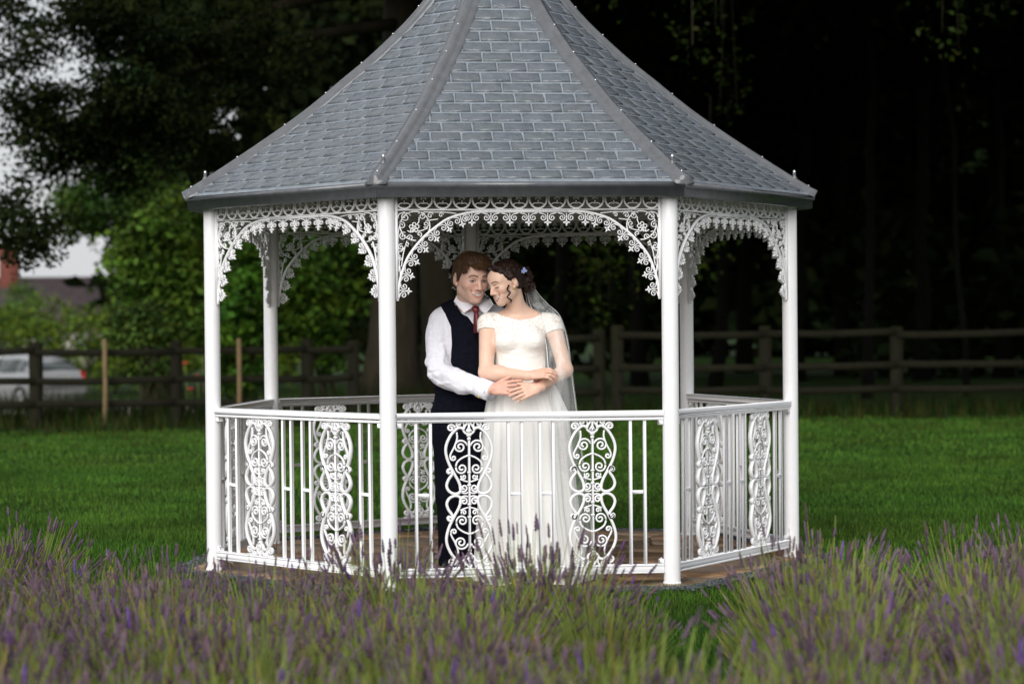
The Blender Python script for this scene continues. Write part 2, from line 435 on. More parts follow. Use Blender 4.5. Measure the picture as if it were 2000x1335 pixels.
# --- cast fretwork arches
BAR = 1.857
def flower(b, c, r, ang, d=.006):
    for k in range(4):
        a = ang + k * PI / 2; e = np.array([math.cos(a), math.sin(a)]); n = np.array([-e[1], e[0]])
        p0 = np.asarray(c) + e * r * .12
        b.stroke([p0, p0 + e * r * .45, p0 + e * r * .9], r * .36, d, taper=.45)
def arch_parts():
    fz = MB()                                                 # frieze of rings with quatrefoils
    n = 14; pit = 2 * SIDE_W / n
    fz.stroke([(-SIDE_W, BAR), (SIDE_W, BAR)], .0045, .009); fz.stroke([(-SIDE_W, 1.962), (SIDE_W, 1.962)], .005, .009)
    for k in range(n):
        c = (-SIDE_W + pit * (k + .5), BAR + .0525)
        a = np.linspace(0, 2 * PI, 28, endpoint=False)
        fz.stroke(np.stack([c[0] + .0425 * np.cos(a), c[1] + .0465 * np.sin(a)], 1), .0048, .006, True)
        flower(fz, (c[0], c[1] + .012), .019, PI / 4)
        fz.stroke([(c[0], c[1] - .006), (c[0], c[1] - .022)], .003, .005)
        for s in (1, -1):
            fz.stroke(smooth_path([(c[0], c[1] - .022), (c[0] + s * .016, c[1] - .020), (c[0] + s * .030, c[1] - .030)], 4), .0028, .005)
    L = SIDE_W
    arch = [(.010, .44), (.018, .363), (.037, .291), (.068, .22), (.132, .14), (.203, .08), (.267, .040), (.363, .014), (.46, .009)]
    hp = smooth_path([(x - L, BAR - v) for x, v in arch], 8)   # left haunch, from the post up
    seg = np.concatenate([[0], np.cumsum(np.linalg.norm(np.diff(hp, axis=0), axis=1))])
    def at(s):
        i = min(np.searchsorted(seg, s), len(seg) - 1); i = max(i, 1); t = (s - seg[i - 1]) / (seg[i] - seg[i - 1])
        p = hp[i - 1] + (hp[i] - hp[i - 1]) * t; e = (hp[i] - hp[i - 1]) / np.linalg.norm(hp[i] - hp[i - 1]); return p, e
    def unit(b, p, e, k=1.0):
        nrm = np.array([e[1], -e[0]])
        flower(b, p + nrm * .052 * k, .0175 * k, math.atan2(e[1], e[0]) , .007)
        b.stroke([p + nrm * .006, p + nrm * .040 * k], .0026, .005)
        for s in (1, -1):
            c = p + nrm * .028 * k + e * s * .0225 * k
            a0 = math.atan2(nrm[1], nrm[0]) + (PI if s > 0 else PI)
            b.stroke(spiral(c, .0190 * k, 1.45, a0 - s * .3, s, .16, 22), .0027 * k, .005)
            b.stroke(smooth_path([p + nrm * .004 + e * s * .043 * k, p + nrm * .008 * k + e * s * .032 * k, p + nrm * .0105 * k + e * s * .018 * k], 4), .003, .006)
    sp = MB()
    sp.stroke(hp, .0068, .009)
    for s in np.arange(.052, seg[-1] - .13, .0835): p, e = at(s); unit(sp, p, e, .95)
    sp.stroke([(-L + .0075, 1.4245), (-L + .0075, 1.945)], .0075, .011)
    T = lambda x, v: (x - L, BAR - v)
    a = np.linspace(-.6, PI * 1.52, 30)
    sp.stroke([T(.098 + .072 * math.cos(q), .078 - .070 * math.sin(q)) for q in a], .0032, .005)
    for k in range(5):
        q = PI / 2 + k * 2 * PI / 5
        c = np.array(T(.094, .086)) + .016 * np.array([math.cos(q), math.sin(q)])
        aa = np.linspace(0, 2 * PI, 10, endpoint=False); sp.stroke(np.stack([c[0] + .0085 * np.cos(aa), c[1] + .0085 * np.sin(aa)], 1), .0026, .005, True)
    for (x, v, r, a0, sg, tn) in ((.052, .036, .026, .3, 1, 1.6), (.034, .075, .019, 2.2, -1, 1.4), (.040, .128, .022, 1.0, 1, 1.5), (.132, .030, .021, 2.6, -1, 1.5),
                                  (.172, .028, .016, .3, 1, 1.3), (.150, .070, .017, 4.0, 1, 1.3), (.030, .180, .017, 1.2, 1, 1.4), (.074, .135, .016, 3.2, -1, 1.3),
                                  (.225, .026, .013, .2, 1, 1.2), (.024, .235, .013, 1.3, 1, 1.3), (.118, .118, .014, 5.0, 1, 1.2), (.062, .165, .011, 5, -1, 1.1)):
        sp.stroke(spiral(T(x, v), r, tn, a0, sg, .15, 22), .0025, .005)
    for pth in ([(.017, .30), (.020, .24), (.014, .17), (.018, .10), (.030, .056)], [(.030, .275), (.040, .21), (.052, .17)], [(.30, .018), (.24, .012), (.19, .012), (.14, .010)],
                [(.060, .10), (.080, .108), (.094, .086)], [(.094, .086), (.115, .06), (.118, .035)], [(.21, .045), (.17, .05), (.15, .053)], [(.017, .36), (.024, .32), (.022, .27)],
                [(.015, .20), (.030, .20), (.047, .18), (.058, .15)], [(.10, .105), (.13, .10), (.16, .088)], [(.015, .04), (.022, .02), (.05, .010)]):
        sp.stroke(smooth_path([T(*q) for q in pth], 5), .0028, .005)
    va = MB()                                                 # straight middle run
    x0 = -L + .363 + .03
    va.stroke([(-L + .46, BAR - .009), (L - .46, BAR - .009)], .0068, .009)
    nu = 7; pt = 2 * (L - .375) / (nu - 1)
    for k in range(nu): unit(va, np.array([-L + .375 + k * pt, BAR - .011]), np.array([1.0, 0]), 1.0)
    spm = sp.me('spandrel', 'white'); va_ = va.me('valance', 'white'); fz_ = fz.me('frieze', 'white')
    sp2 = MB()
    V = np.concatenate(sp.V) * (-1, 1, 1); sp2.add(V, [f[::-1] for f in sp.F])
    return fz_, spm, sp2.me('spandrel', 'white'), va_
frz_me, spl_me, spr_me, val_me = arch_parts()
for side in range(7):
    fa = gput('fretwork_arch', None, side=side)
    for n, me_ in (('frieze', frz_me), ('spandrel', spl_me), ('spandrel', spr_me), ('valance', val_me)): link(n, me_, fa)

# --- roof
PROF = [(1.735, 1.985), (1.58, 2.082), (1.424, 2.185), (1.25, 2.303), (1.091, 2.417), (.97, 2.513), (.866, 2.602), (.72, 2.722), (.584, 2.848), (.48, 2.952), (.387, 3.062), (.29, 3.20), (.2, 3.36), (.12, 3.55), (.05, 3.78)]
PR = np.array(PROF)
_pp = smooth_path(PR, 10)
def zr(r): return np.interp(r, _pp[::-1, 0], _pp[::-1, 1])
rr = np.linspace(1.735, .05, 500); zz = zr(rr); aa_ = rr * math.cos(HA)
sl = np.concatenate([[0], np.cumsum(np.hypot(np.diff(aa_), np.diff(zz)))])
ROW = .0885
def row_at(s):
    r = np.interp(s, sl, rr); return r * math.cos(HA), zr(r), r * math.sin(HA)

def clip_poly(P, a, b, c):
    """keep a*x + b*t <= c"""
    o = []
    for i in range(len(P)):
        p, q = P[i], P[(i + 1) % len(P)]; fp = a * p[0] + b * p[1] - c; fq = a * q[0] + b * q[1] - c
        if fp <= 0: o.append(p)
        if fp * fq < 0: t = fp / (fp - fq); o.append((p[0] + (q[0] - p[0]) * t, p[1] + (q[1] - p[1]) * t))
    return o

def tile_shape(b, row, x0, x1, g):
    """one slate: a prism, thick at its lower edge and chamfered all round; facet frame x along the eave, y inwards from the centre"""
    s0 = .028 + row * ROW; a0, z0, w0 = row_at(s0); a1, z1, w1 = row_at(s0 + ROW)
    mg = .020
    P = [(x0, .03), (x1, .03), (x1, .90), (x0, .90)]
    P = clip_poly(P, 1, -(w1 - w0), w0 - mg); P = clip_poly(P, -1, -(w1 - w0), w0 - mg)
    if len(P) < 3: return False
    c = np.mean(P, 0)
    if max(p[0] for p in P) - min(p[0] for p in P) < .006: return False
    ln = math.hypot(a1 - a0, z1 - z0); nrm = np.array([0, -(z1 - z0) / ln, (a0 - a1) / ln])
    tl = g.uniform(.0075, .011); skew = g.uniform(-.0018, .0018)
    def pos(x, t, h): return np.array([x, -(a0 + (a1 - a0) * t), z0 + (z1 - z0) * t]) + nrm * h
    bot, mid, top = [], [], []
    for x, t in P:
        h = tl * (1 - .62 * t) + skew * (x - c[0]) / .08
        bot.append(pos(x, t, -.004)); mid.append(pos(x, t, h - .005))
        dx, dt = x - c[0], t - c[1]
        top.append(pos(x - math.copysign(min(.008, abs(dx) * .5), dx), t - math.copysign(.085, dt), h))
    n = len(P)
    F = [tuple(range(2 * n, 3 * n))]
    for i in range(n):
        j = (i + 1) % n; F += [(i, j, n + j, n + i), (n + i, n + j, 2 * n + j, 2 * n + i)]
    b.add(bot + mid + top, F)
    return True

g = np.random.default_rng(5)
NROW = 27
for side in range(7):
    a = TH + 2 * HA * side; d = gdir(a)
    mw = Matrix(((math.cos(a), -d[0], 0, 0), (math.sin(a), -d[1], 0, 0), (0, 0, 1, 0), (0, 0, 0, 1)))
    sm = MB(); ss = np.linspace(0, sl[-1], 30); V = []
    for s in ss:
        ap, z, w = row_at(s); V += [(-w, -ap, z), (w, -ap, z)]
    k = len(V)
    V2 = [(x * .985, y * .985, z - .03) for x, y, z in V]
    F = [(2 * i, 2 * i + 1, 2 * i + 3, 2 * i + 2) for i in range(29)]
    sm.add(V, F)
    um = MB().add(V2, [f[::-1] for f in F])
    rp = link('roof_panel', sm.me('roof_panel', 'slate', False, (1.95, 1.95, 1.95)), gazebo, mw)  # sheet tinted brighter: light on the tile edges painted into the gaps
    link('roof_lining', um.me('roof_lining', 'under', True), rp)
    rest = MB(); off = .0
    vis = {0: 19, 1: 18, 6: 19}.get(side, 0)
    for row in range(NROW):
        _, _, w0 = row_at(.028 + row * ROW)
        x = -w0 - .08 + (.078 if row % 2 else 0.0) + .012 * math.sin(row * 2.1) - (0 if side else .02)
        x = -math.ceil(w0 / .155) * .155 - .155 + (.0775 if row % 2 else 0.0) + .014 * math.sin(row * 2.3 + side)
        while x < w0:
            xw = .155
            if row < vis:
                tb = MB()
                if tile_shape(tb, row, x + .0045, x + xw - .0045, g):
                    sh = g.uniform(.93, 1.07); tint = (sh, sh * g.uniform(.98, 1.02), sh * g.uniform(.97, 1.05))
                    tb.build('roof_tile', 'slate', rp, False, tint)
            else: tile_shape(rest, row, x + .0045, x + xw - .0045, g)
            x += xw
    if rest.n: tag(rest.build('roof_tile', 'slate', rp, False, (1, 1, 1)), kind='stuff')
    # fascia with a lip, mitred at the corners
    ap0 = 1.735 * math.cos(HA) - .012
    pf = [(-.03, 1.913), (.0, 1.913), (.004, 1.916), (.006, 1.956), (.016, 1.962), (.016, 1.980), (.008, 1.987), (-.05, 2.012)]
    V = []
    for sx in (-1, 1):
        for o_, z in pf: V.append((sx * (ap0 + o_) * math.tan(HA) * .9995, -(ap0 + o_), z))
    n = len(pf); F = [(i, (i + 1) % n, n + (i + 1) % n, n + i) for i in range(n)] + [tuple(range(n))[::-1], tuple(range(n, 2 * n))]
    link('fascia', MB().add(V, F).me('fascia', 'lead'), gazebo, mw)
    # white soffit board and beam behind it
    sb = MB(); t_ = math.tan(HA)
    ao, ai = ap0 - .032, APO - .035
    sb.add([(-ao * t_, -ao, 1.930), (ao * t_, -ao, 1.930), (APO * t_ + .03, -APO - .02, 1.965), (-APO * t_ - .03, -APO - .02, 1.965),
            (-ao * t_, -ao, 1.938), (ao * t_, -ao, 1.938), (APO * t_ + .03, -APO - .02, 1.973), (-APO * t_ - .03, -APO - .02, 1.973)],
           [(0, 3, 2, 1), (4, 5, 6, 7), (0, 1, 5, 4), (1, 2, 6, 5), (2, 3, 7, 6), (3, 0, 4, 7)])
    link('soffit', sb.me('soffit', 'white'), gazebo, mw)
    bm = MB().bevbox((0, -APO, 2.002), (SIDE_W + .02, .02, .034), .004); link('eave_beam', bm.me('eave_beam', 'white'), gazebo, mw)

# hip ridges with screws and corner knobs
ridge_prof = [(-.054, -.014), (-.050, -.001), (-.032, .004), (-.026, .010), (-.019, .022), (-.008, .030), (.008, .030), (.019, .022), (.026, .010), (.032, .004), (.050, -.001), (.054, -.014)]
screw_me = MB().lathe([(.006, 0), (.006, .002), (.004, .005), (.002, .006)], 8).me('screw', 'steel', True)
knob = MB().lathe([(.015, -.006), (.016, .003), (.011, .010), (.008, .020), (.010, .023), (.009, .028)], 12)
knob_me = knob.me('corner_finial', 'lead', True)
ktip_me = MB().lathe([(.006, .028), (.0085, .033), (.0075, .041), (.003, .047), (.001, .048)], 10).me('finial_tip', 'steel', True)
for a in POST_A:
    d = gdir(a); lat = np.array([math.cos(a), math.sin(a), 0])
    rs = np.linspace(1.742, .06, 46); hb = MB(); V = []
    pts = [np.array([0, 0, zr(r)]) + d * r for r in rs]
    for i, p in enumerate(pts):
        q = pts[min(i + 1, 45)] - pts[max(i - 1, 0)]; q /= np.linalg.norm(q); nr = np.cross(lat, q); nr *= np.sign(nr[2])
        sc_ = 1.0 if rs[i] > .35 else max(.35, rs[i] / .35)
        for x, h in ridge_prof: V.append(p + lat * x * sc_ + nr * h * sc_)
    n = len(ridge_prof); F = [(i * n + k, (i + 1) * n + k, (i + 1) * n + k + 1, i * n + k + 1) for i in range(45) for k in range(n - 1)]
    F += [tuple(range(n))]
    hb.add(V, F)
    hr = hb.build('hip_ridge', 'lead', gazebo, False)
    for r in (1.69, 1.44, 1.18, .95, .75, .57, .42, .3):
        p = np.array([0, 0, zr(r)]) + d * r; q = (np.array([0, 0, zr(r - .02)]) - d * .02 - np.array([0, 0, zr(r)])); q /= np.linalg.norm(q)
        nr = np.cross(lat, q); nr *= np.sign(nr[2])
        M4 = Matrix([[lat[i], q[i], nr[i], (p + nr * .0295)[i]] for i in range(3)] + [[0, 0, 0, 1]])
        link('screw', screw_me, hr, M4)
    p = np.array([0, 0, zr(1.63) + .028]) + d * 1.63
    fo = link('corner_finial', knob_me, gazebo, Matrix.Translation(p)); link('finial_tip', ktip_me, fo)
link('roof_spire', MB().lathe([(.07, 3.70), (.075, 3.74), (.05, 3.80), (.03, 3.84), (.05, 3.88), (.055, 3.92), (.03, 3.97), (.012, 4.05), (.004, 4.25)], 16).me('roof_spire', 'lead', True), gazebo)

# ================================================================== PAVING
paving = link('paving', None); tag(paving, kind='structure')
paving.location = (GX, GY, 0)
RP = 1.75
hep = [(RP * math.sin(a), -RP * math.cos(a)) for a in POST_A]
jm = MB(); ring = [(x, y, z) for z in (-.05, .006) for x, y in hep]
jm.add(ring, [tuple(range(7, 14))] + [(i, (i + 1) % 7, 7 + (i + 1) % 7, 7 + i) for i in range(7)])
link('paving_bed', jm.me('paving_bed', 'joint'), paving)
gs = np.random.default_rng(21); sites = []
while len(sites) < 62:
    p = gs.uniform(-RP, RP, 2)
    if np.hypot(*p) < RP * .98 and all(np.hypot(*(p - q)) > .31 for q in sites): sites.append(p)
    elif gs.random() < .002: break
def halfplane(P, n, c): return clip_poly(P, n[0], n[1], c)
for i, s in enumerate(sites):
    P = [tuple(q) for q in hep]
    for j, q in enumerate(sites):
        if j == i: continue
        n = q - s; L_ = np.linalg.norm(n); n = n / L_
        P = halfplane(P, n, n @ (s + q) / 2 - .009)
        if len(P) < 3: break
    if len(P) < 3: continue
    # roughen the outline
    Q = []
    for k in range(len(P)):
        a_, b_ = np.array(P[k]), np.array(P[(k + 1) % len(P)]); L_ = np.linalg.norm(b_ - a_)
        m_ = max(1, int(L_ / .09))
        for t in range(m_): Q.append(a_ + (b_ - a_) * t / m_ + gs.normal(0, .006, 2))
    Q = np.array(Q); c = Q.mean(0); n = len(Q); zt = .020 + gs.uniform(-.004, .004); tx, ty = gs.normal(0, .006, 2)
    def hz(p): return zt + (p[0] - c[0]) * tx + (p[1] - c[1]) * ty
    top = [(*(c + (p - c) * .965), hz(p)) for p in Q]; mid = [(*p, hz(p) - .006) for p in Q]; low = [(*p, 0.0) for p in Q]
    F = [tuple(range(n))] + [(n + k, n + (k + 1) % n, (k + 1) % n, k) for k in range(n)] + [(2 * n + k, 2 * n + (k + 1) % n, n + (k + 1) % n, n + k) for k in range(n)]
    sh = gs.uniform(.65, 1.3); w_ = gs.uniform(-.1, .12)
    MB().add(top + mid + low, F).build('paving_stone', 'stone', paving, False, (sh * (1 + w_), sh, sh * (1 - w_)))

# slate chippings round the paving
cv, cf = [], []; base = np.array([(-1, -1, -.5), (1, -.8, -.5), (.9, 1, -.4), (-.8, .9, -.5), (-.6, -.7, .5), (.7, -.5, .4), (.5, .6, .5), (-.7, .5, .45)])
bf = np.array([(0, 3, 2, 1), (4, 5, 6, 7), (0, 1, 5, 4), (1, 2, 6, 5), (2, 3, 7, 6), (3, 0, 4, 7)])
gc = np.random.default_rng(3); cc = []
for k in range(5200):
    side = gc.integers(0, 7); t = gc.uniform(0, 1); p = np.array(hep[side]) * (1 - t) + np.array(hep[(side + 1) % 7]) * t
    o = gc.uniform(.0, .09); p = p * (1 + o / np.hypot(*p))
    s = gc.uniform(.008, .022); Rm = np.array(Matrix.Rotation(gc.uniform(0, 6.3), 3, 'Z') @ Matrix.Rotation(gc.normal(0, .5), 3, 'X'))
    v = (base * (s, s * gc.uniform(.5, 1), s * .45)) @ Rm.T + (p[0] + GX, p[1] + GY, gc.uniform(.004, .028))
    cf.append(bf + 8 * k); cv.append(v); cc.append(np.full((8, 3), gc.uniform(.5, 1.9)))
tag(link('slate_chippings', mesh('slate_chippings', np.concatenate(cv), [np.concatenate(cf)], 'chip', False, np.concatenate(cc))), kind='stuff')
# ================================================================== GROUND
def sstep(a, b, x): t = np.clip((x - a) / (b - a), 0, 1); return t * t * (3 - 2 * t)
def ground_z(x, y):
    x = np.asarray(x, float); y = np.asarray(y, float)
    z = -.10 * sstep(-1.0, -4.0, x) * sstep(22, 29, y)
    z = z - .82 * sstep(33, 52, y) * sstep(6, -3, x)
    return z + .012 * np.sin(x * .9 + .4 * y) * sstep(14, 20, y)
ys = np.concatenate([-np.geomspace(1200, 10, 12), np.linspace(-8, 60, 120), np.linspace(62, 140, 24), np.geomspace(150, 1500, 16)])
xs = np.concatenate([-np.geomspace(900, 22, 14), np.linspace(-20, 20, 70), np.geomspace(22, 900, 14)])
XX, YY = np.meshgrid(xs, ys); V = np.stack([XX, YY, ground_z(XX, YY)], -1).reshape(-1, 3)
nx, ny = len(xs), len(ys); ii = (np.arange(ny - 1)[:, None] * nx + np.arange(nx - 1)[None]).ravel()
tag(link('lawn', mesh('lawn', V, [np.stack([ii, ii + 1, ii + nx + 1, ii + nx], 1)], 'lawn', True)), kind='structure')

def on_bed(x, y):
    px = 1000 + x / np.maximum(y, .1) * FPX
    edge = 9.35 - 2.3 * np.exp(-((px - 1390) / 120) ** 2) + .12 * np.sin(x * 3.1)
    return (y < edge) & (y > 3.0)
bx = np.linspace(-5.2, 5.2, 60)
eg = []
for x in bx:
    yy = np.linspace(6.5, 10, 140); k = on_bed(np.full(140, x), yy); eg.append(yy[k].max() if k.any() else 6.5)
V = [(x, 3.0, .004) for x in bx] + [(x, e, .004) for x, e in zip(bx, eg)]
F = [(i, i + 1, 61 + i, 60 + i) for i in range(59)]
tag(link('flower_bed', MB().add(V, F).me('flower_bed', 'soil')), kind='structure')
tag(link('driveway', MB().add([(-14, 52, -.86), (-7.2, 52, -.86), (-5.2, 58, -.862), (-4.2, 66, -.862), (-30, 66, -.862), (-30, 58, -.862)], [(0, 1, 2, 3, 4, 5)]).me('driveway', 'road')), kind='structure')

# ------------------------------------------------------------------ grass
def blades(P, h, w, lean, g):
    n = len(P); az = g.uniform(0, 2 * PI, n); ca, sa = np.cos(az), np.sin(az)
    la = g.uniform(0, 2 * PI, n); l = np.abs(g.normal(0, lean, n)) * h
    V = np.zeros((n, 3, 3)); V[:, 0] = P; V[:, 1] = P; V[:, 2] = P
    V[:, 0, 0] -= ca * w; V[:, 0, 1] -= sa * w; V[:, 1, 0] += ca * w; V[:, 1, 1] += sa * w
    V[:, 2, 0] += np.cos(la) * l; V[:, 2, 1] += np.sin(la) * l; V[:, 2, 2] += np.sqrt(np.maximum(h * h - l * l, (h * .3) ** 2))
    return V.reshape(-1, 3), np.arange(3 * n).reshape(-1, 3)
hepw = np.array([(RP * 1.035 * math.sin(a), -RP * 1.035 * math.cos(a)) for a in POST_A])
def in_hep(x, y):
    k = np.ones(len(x), bool)
    for i in range(7):
        a = TH + 2 * HA * i; k &= ((x - GX) * math.sin(a) - (y - GY) * math.cos(a)) < RP * 1.0 * math.cos(HA)
    return k
gg = np.random.default_rng(2); Vs, Fs, Cs, off = [], [], [], 0
for (d0, d1, dens, h, w) in ((6.6, 7.9, 1500, .045, .0028), (7.9, 11, 5200, .045, .0028), (11, 15, 3600, .042, .0040), (15, 21, 1700, .042, .0062), (21, 29.5, 560, .045, .011)):
    y = gg.uniform(d0, d1, int((d1 - d0) * (d1 * .5 + 3.6) * dens)); x = gg.uniform(-1, 1, len(y)) * (d1 * .25 + 1.8)
    k = ~in_hep(x, y) & ~(on_bed(x, y) & (gg.random(len(y)) < .93)); x, y = x[k], y[k]
    P = np.stack([x, y, ground_z(x, y) - .004], 1)
    clump = fbm(P[:, :2], .55, 4, 4)
    hh = h * gg.uniform(.55, 1.25, len(y)) * (1 + .15 * clump)
    v, f = blades(P, hh, np.full(len(y), w) * gg.uniform(.7, 1.3, len(y)), .42, gg)
    t = gg.uniform(.45, 1.55, len(y)) ** 1.2 * (1 + .20 * clump); yl = (gg.random(len(y)) < .07)
    c = np.stack([t * (1 + .5 * yl + .10 * fbm(P[:, :2], .3, 8, 2)), t * (1 + .12 * yl), t * (1 + .6 * yl)], 1)
    Vs.append(v); Fs.append(f + off); off += len(v); Cs.append(np.repeat(c, 3, 0))
tag(link('grass', mesh('grass', np.concatenate(Vs), [np.concatenate(Fs)], 'grass', False, np.concatenate(Cs))), kind='stuff')
# long rough grass and weeds along the fence
rg_v, rg_f, rg_c, off = [], [], [], 0
for (y0, y1, x0, x1, n, h0, h1, tone, brown) in ((24.5, 29, -8, 8, 9000, .025, .07, .8, .35), (28.6, 31.4, -9.5, 9.5, 11000, .10, .32, .42, .36), (30.9, 33.5, -9.5, -1.2, 8000, .25, .62, .26, .25), (30.5, 33, 1.5, 9.5, 3500, .15, .45, .28, .15)):  # weeds behind the left fence have shade put into their low tone
    y = gg.uniform(y0, y1, n); x = gg.uniform(x0, x1, n); P = np.stack([x, y, ground_z(x, y)], 1)
    k = gg.random(n) < .5 + .5 * fbm(P[:, :2], .5, 31, 3); P = P[k]
    v, f = blades(P, gg.uniform(h0, h1, len(P)), np.full(len(P), .011), .4, gg)
    t = gg.uniform(.4, 1.3, len(P)) * tone; br_ = gg.random(len(P)) < brown; c = np.stack([t * (1 + 1.3 * br_), t * (1 - .1 * br_), t * (1 + .5 * br_)], 1)
    rg_v.append(v); rg_f.append(f + off); off += len(v); rg_c.append(np.repeat(c, 3, 0))
v, f = np.concatenate(rg_v), np.concatenate(rg_f)
tag(link('rough_grass', mesh('rough_grass', v, [f], 'grass', False, np.concatenate(rg_c))), kind='stuff')

# ------------------------------------------------------------------ foliage
def leaf_cards(P, size, g, up=.35, ratio=.55, droop=None):
    n = len(P); N = g.normal(size=(n, 3)); N[:, 2] += up * 2; N /= np.linalg.norm(N, axis=1)[:, None]
    A = np.cross(N, g.normal(size=(n, 3))); A /= np.linalg.norm(A, axis=1)[:, None] + 1e-9; B = np.cross(N, A)
    s = (np.full(n, size) if np.isscalar(size) else size) * g.uniform(.7, 1.25, n)
    a = A * (s * .5)[:, None]; b = B * (s * .5 * ratio)[:, None]
    V = np.stack([P - a, P + b - a * .15, P + a, P - b - a * .15], 1) + (N * (s * .06)[:, None])[:, None] * np.array([-1, 1, -1, 1])[None, :, None]
    return V.reshape(-1, 3), np.arange(4 * n).reshape(-1, 4)

def blob_points(blobs, n, g, spread=.35, nclump=None, shell=.4):
    """leaf positions: clump centres inside ellipsoid blobs, leaves scattered round the clumps"""
    wts = np.array([b[2] if len(b) > 2 else np.prod(b[1]) for b in blobs], float); wts /= wts.sum()
    nclump = nclump or max(8, n // 45)
    ci = g.choice(len(blobs), nclump, p=wts); c0 = np.array([b[0] for b in blobs])[ci]; r0 = np.array([np.broadcast_to(b[1], 3) for b in blobs])[ci]
    d = g.normal(size=(nclump, 3)); d /= np.linalg.norm(d, axis=1)[:, None]
    cc = c0 + d * r0 * (g.random((nclump, 1)) ** shell)
    k = g.integers(0, nclump, n); off = g.normal(size=(n, 3)) * spread; off[:, 2] *= .6
    return cc[k] + off, k, nclump

def foliage(name, blobs, n, size, g, material='leaf', parent=None, spread=.35, nclump=None, tone=(1, 1, 1), tvar=.3, shell=.4, up=.35, zmin=None, ratio=.55):
    P, k, nc = blob_points(blobs, n, g, spread, nclump, shell)
    if zmin is not None: P = P[P[:, 2] > zmin]; k = k[:len(P)]
    v, f = leaf_cards(P, size, g, up, ratio)
    t = np.clip(1 + g.normal(0, tvar, nc)[k] + g.normal(0, .15, len(P)), .35, 2.0); yl = g.normal(0, .12, nc)[k]
    c = np.stack([t * (1 + yl), t, t * (1 - yl)], 1) * np.array(tone)
    return link(name, mesh(name, v, [f], material, False, np.repeat(c, 4, 0)), parent)

def trunk(name, parent, base, top, r0, r1, g, limbs=(), wob=.12, flare=1.5, ma='bark'):
    b = MB(); m = 9; base, top = np.array(base, float), np.array(top, float)
    t = np.linspace(0, 1, m); pts = base + (top - base) * t[:, None]; pts[1:-1, :2] += g.normal(0, wob, (m - 2, 2))
    b.tube(pts, r0 + (r1 - r0) * t + r0 * (flare - 1) * np.exp(-t * 14), 12)
    for (tt, e, r) in limbs:
        p0 = base + (top - base) * tt; e = np.array(e, float); mid = (p0 + e) / 2 + (0, 0, .25)
        b.tube(smooth_path([p0, mid, e], 5), np.linspace(r, r * .25, 11), 7)
    return b.build(name, ma, parent, True)

gt = np.random.default_rng(17)
# the big tree behind the gazebo: two visible boles are two trees
bt = empty('beech_tree', (W(762, 790, 33)[0], 33, 0)); tag(bt, 'huge dark tree with a thick flared trunk behind the gazebo, boughs hanging over the sky', 'tree')
bb = np.array(bt.location)
def rel(p, o): return np.asarray(p) - np.array(o.location)
lb = [(rel(W(px, py, d), bt), (rx * d / FPX, .9, ry * d / FPX), wt) for px, py, d, rx, ry, wt in (
    (40, 465, 25.5, 75, 42, 1.0), (75, 440, 26, 40, 25, .4), (5, 410, 26, 30, 35, .5), (30, 370, 26.5, 30, 20, .15), (165, 25, 27, 90, 45, 1.8), (60, 60, 27, 70, 22, .5), (20, 130, 27, 40, 14, .3), (70, 95, 26.8, 60, 18, .5),
    (20, 180, 26.5, 50, 18, .45), (120, 190, 27, 80, 20, .9), (240, 180, 27, 90, 55, 2.6), (190, 60, 28, 60, 55, 1.2), (60, 220, 27, 80, 14, .5), (290, 70, 28, 110, 90, 3.4),
    (25, 270, 26.5, 40, 12, .2), (110, 255, 27, 70, 26, 1.1), (330, 240, 28, 140, 75, 4.0), (190, 280, 28, 70, 32, 1.2), (70, 300, 27, 40, 18, .2), (45, 335, 27, 30, 20, .2), (480, 120, 29, 150, 130, 4.5),
    (30, 5, 27, 60, 24, .5), (420, 320, 30, 90, 40, 1.4), (140, 330, 28, 50, 20, .4), (230, 340, 29, 60, 30, .7))]
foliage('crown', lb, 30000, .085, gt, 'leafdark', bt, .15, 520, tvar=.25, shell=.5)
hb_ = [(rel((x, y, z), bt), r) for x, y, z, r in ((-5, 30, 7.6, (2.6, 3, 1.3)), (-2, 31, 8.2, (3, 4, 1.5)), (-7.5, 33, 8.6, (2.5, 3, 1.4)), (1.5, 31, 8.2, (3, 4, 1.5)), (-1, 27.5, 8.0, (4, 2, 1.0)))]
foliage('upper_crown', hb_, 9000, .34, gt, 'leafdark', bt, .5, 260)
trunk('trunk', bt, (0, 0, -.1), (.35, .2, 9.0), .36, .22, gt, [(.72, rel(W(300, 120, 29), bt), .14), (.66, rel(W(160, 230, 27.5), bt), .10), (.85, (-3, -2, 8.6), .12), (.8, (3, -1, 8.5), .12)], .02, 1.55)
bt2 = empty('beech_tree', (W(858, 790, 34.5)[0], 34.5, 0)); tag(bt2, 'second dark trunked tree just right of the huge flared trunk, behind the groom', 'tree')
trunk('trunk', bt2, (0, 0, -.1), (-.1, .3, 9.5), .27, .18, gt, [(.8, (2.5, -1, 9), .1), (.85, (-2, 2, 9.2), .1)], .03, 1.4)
foliage('crown', [((1, 0, 9.0), (3.5, 3.5, 1.6)), ((-2, 3, 9.6), (3, 3, 1.6)), ((3.5, -2, 8.4), (2.5, 2.5, 1.2))], 8000, .34, gt, 'leafdark', bt2, .5, 240)

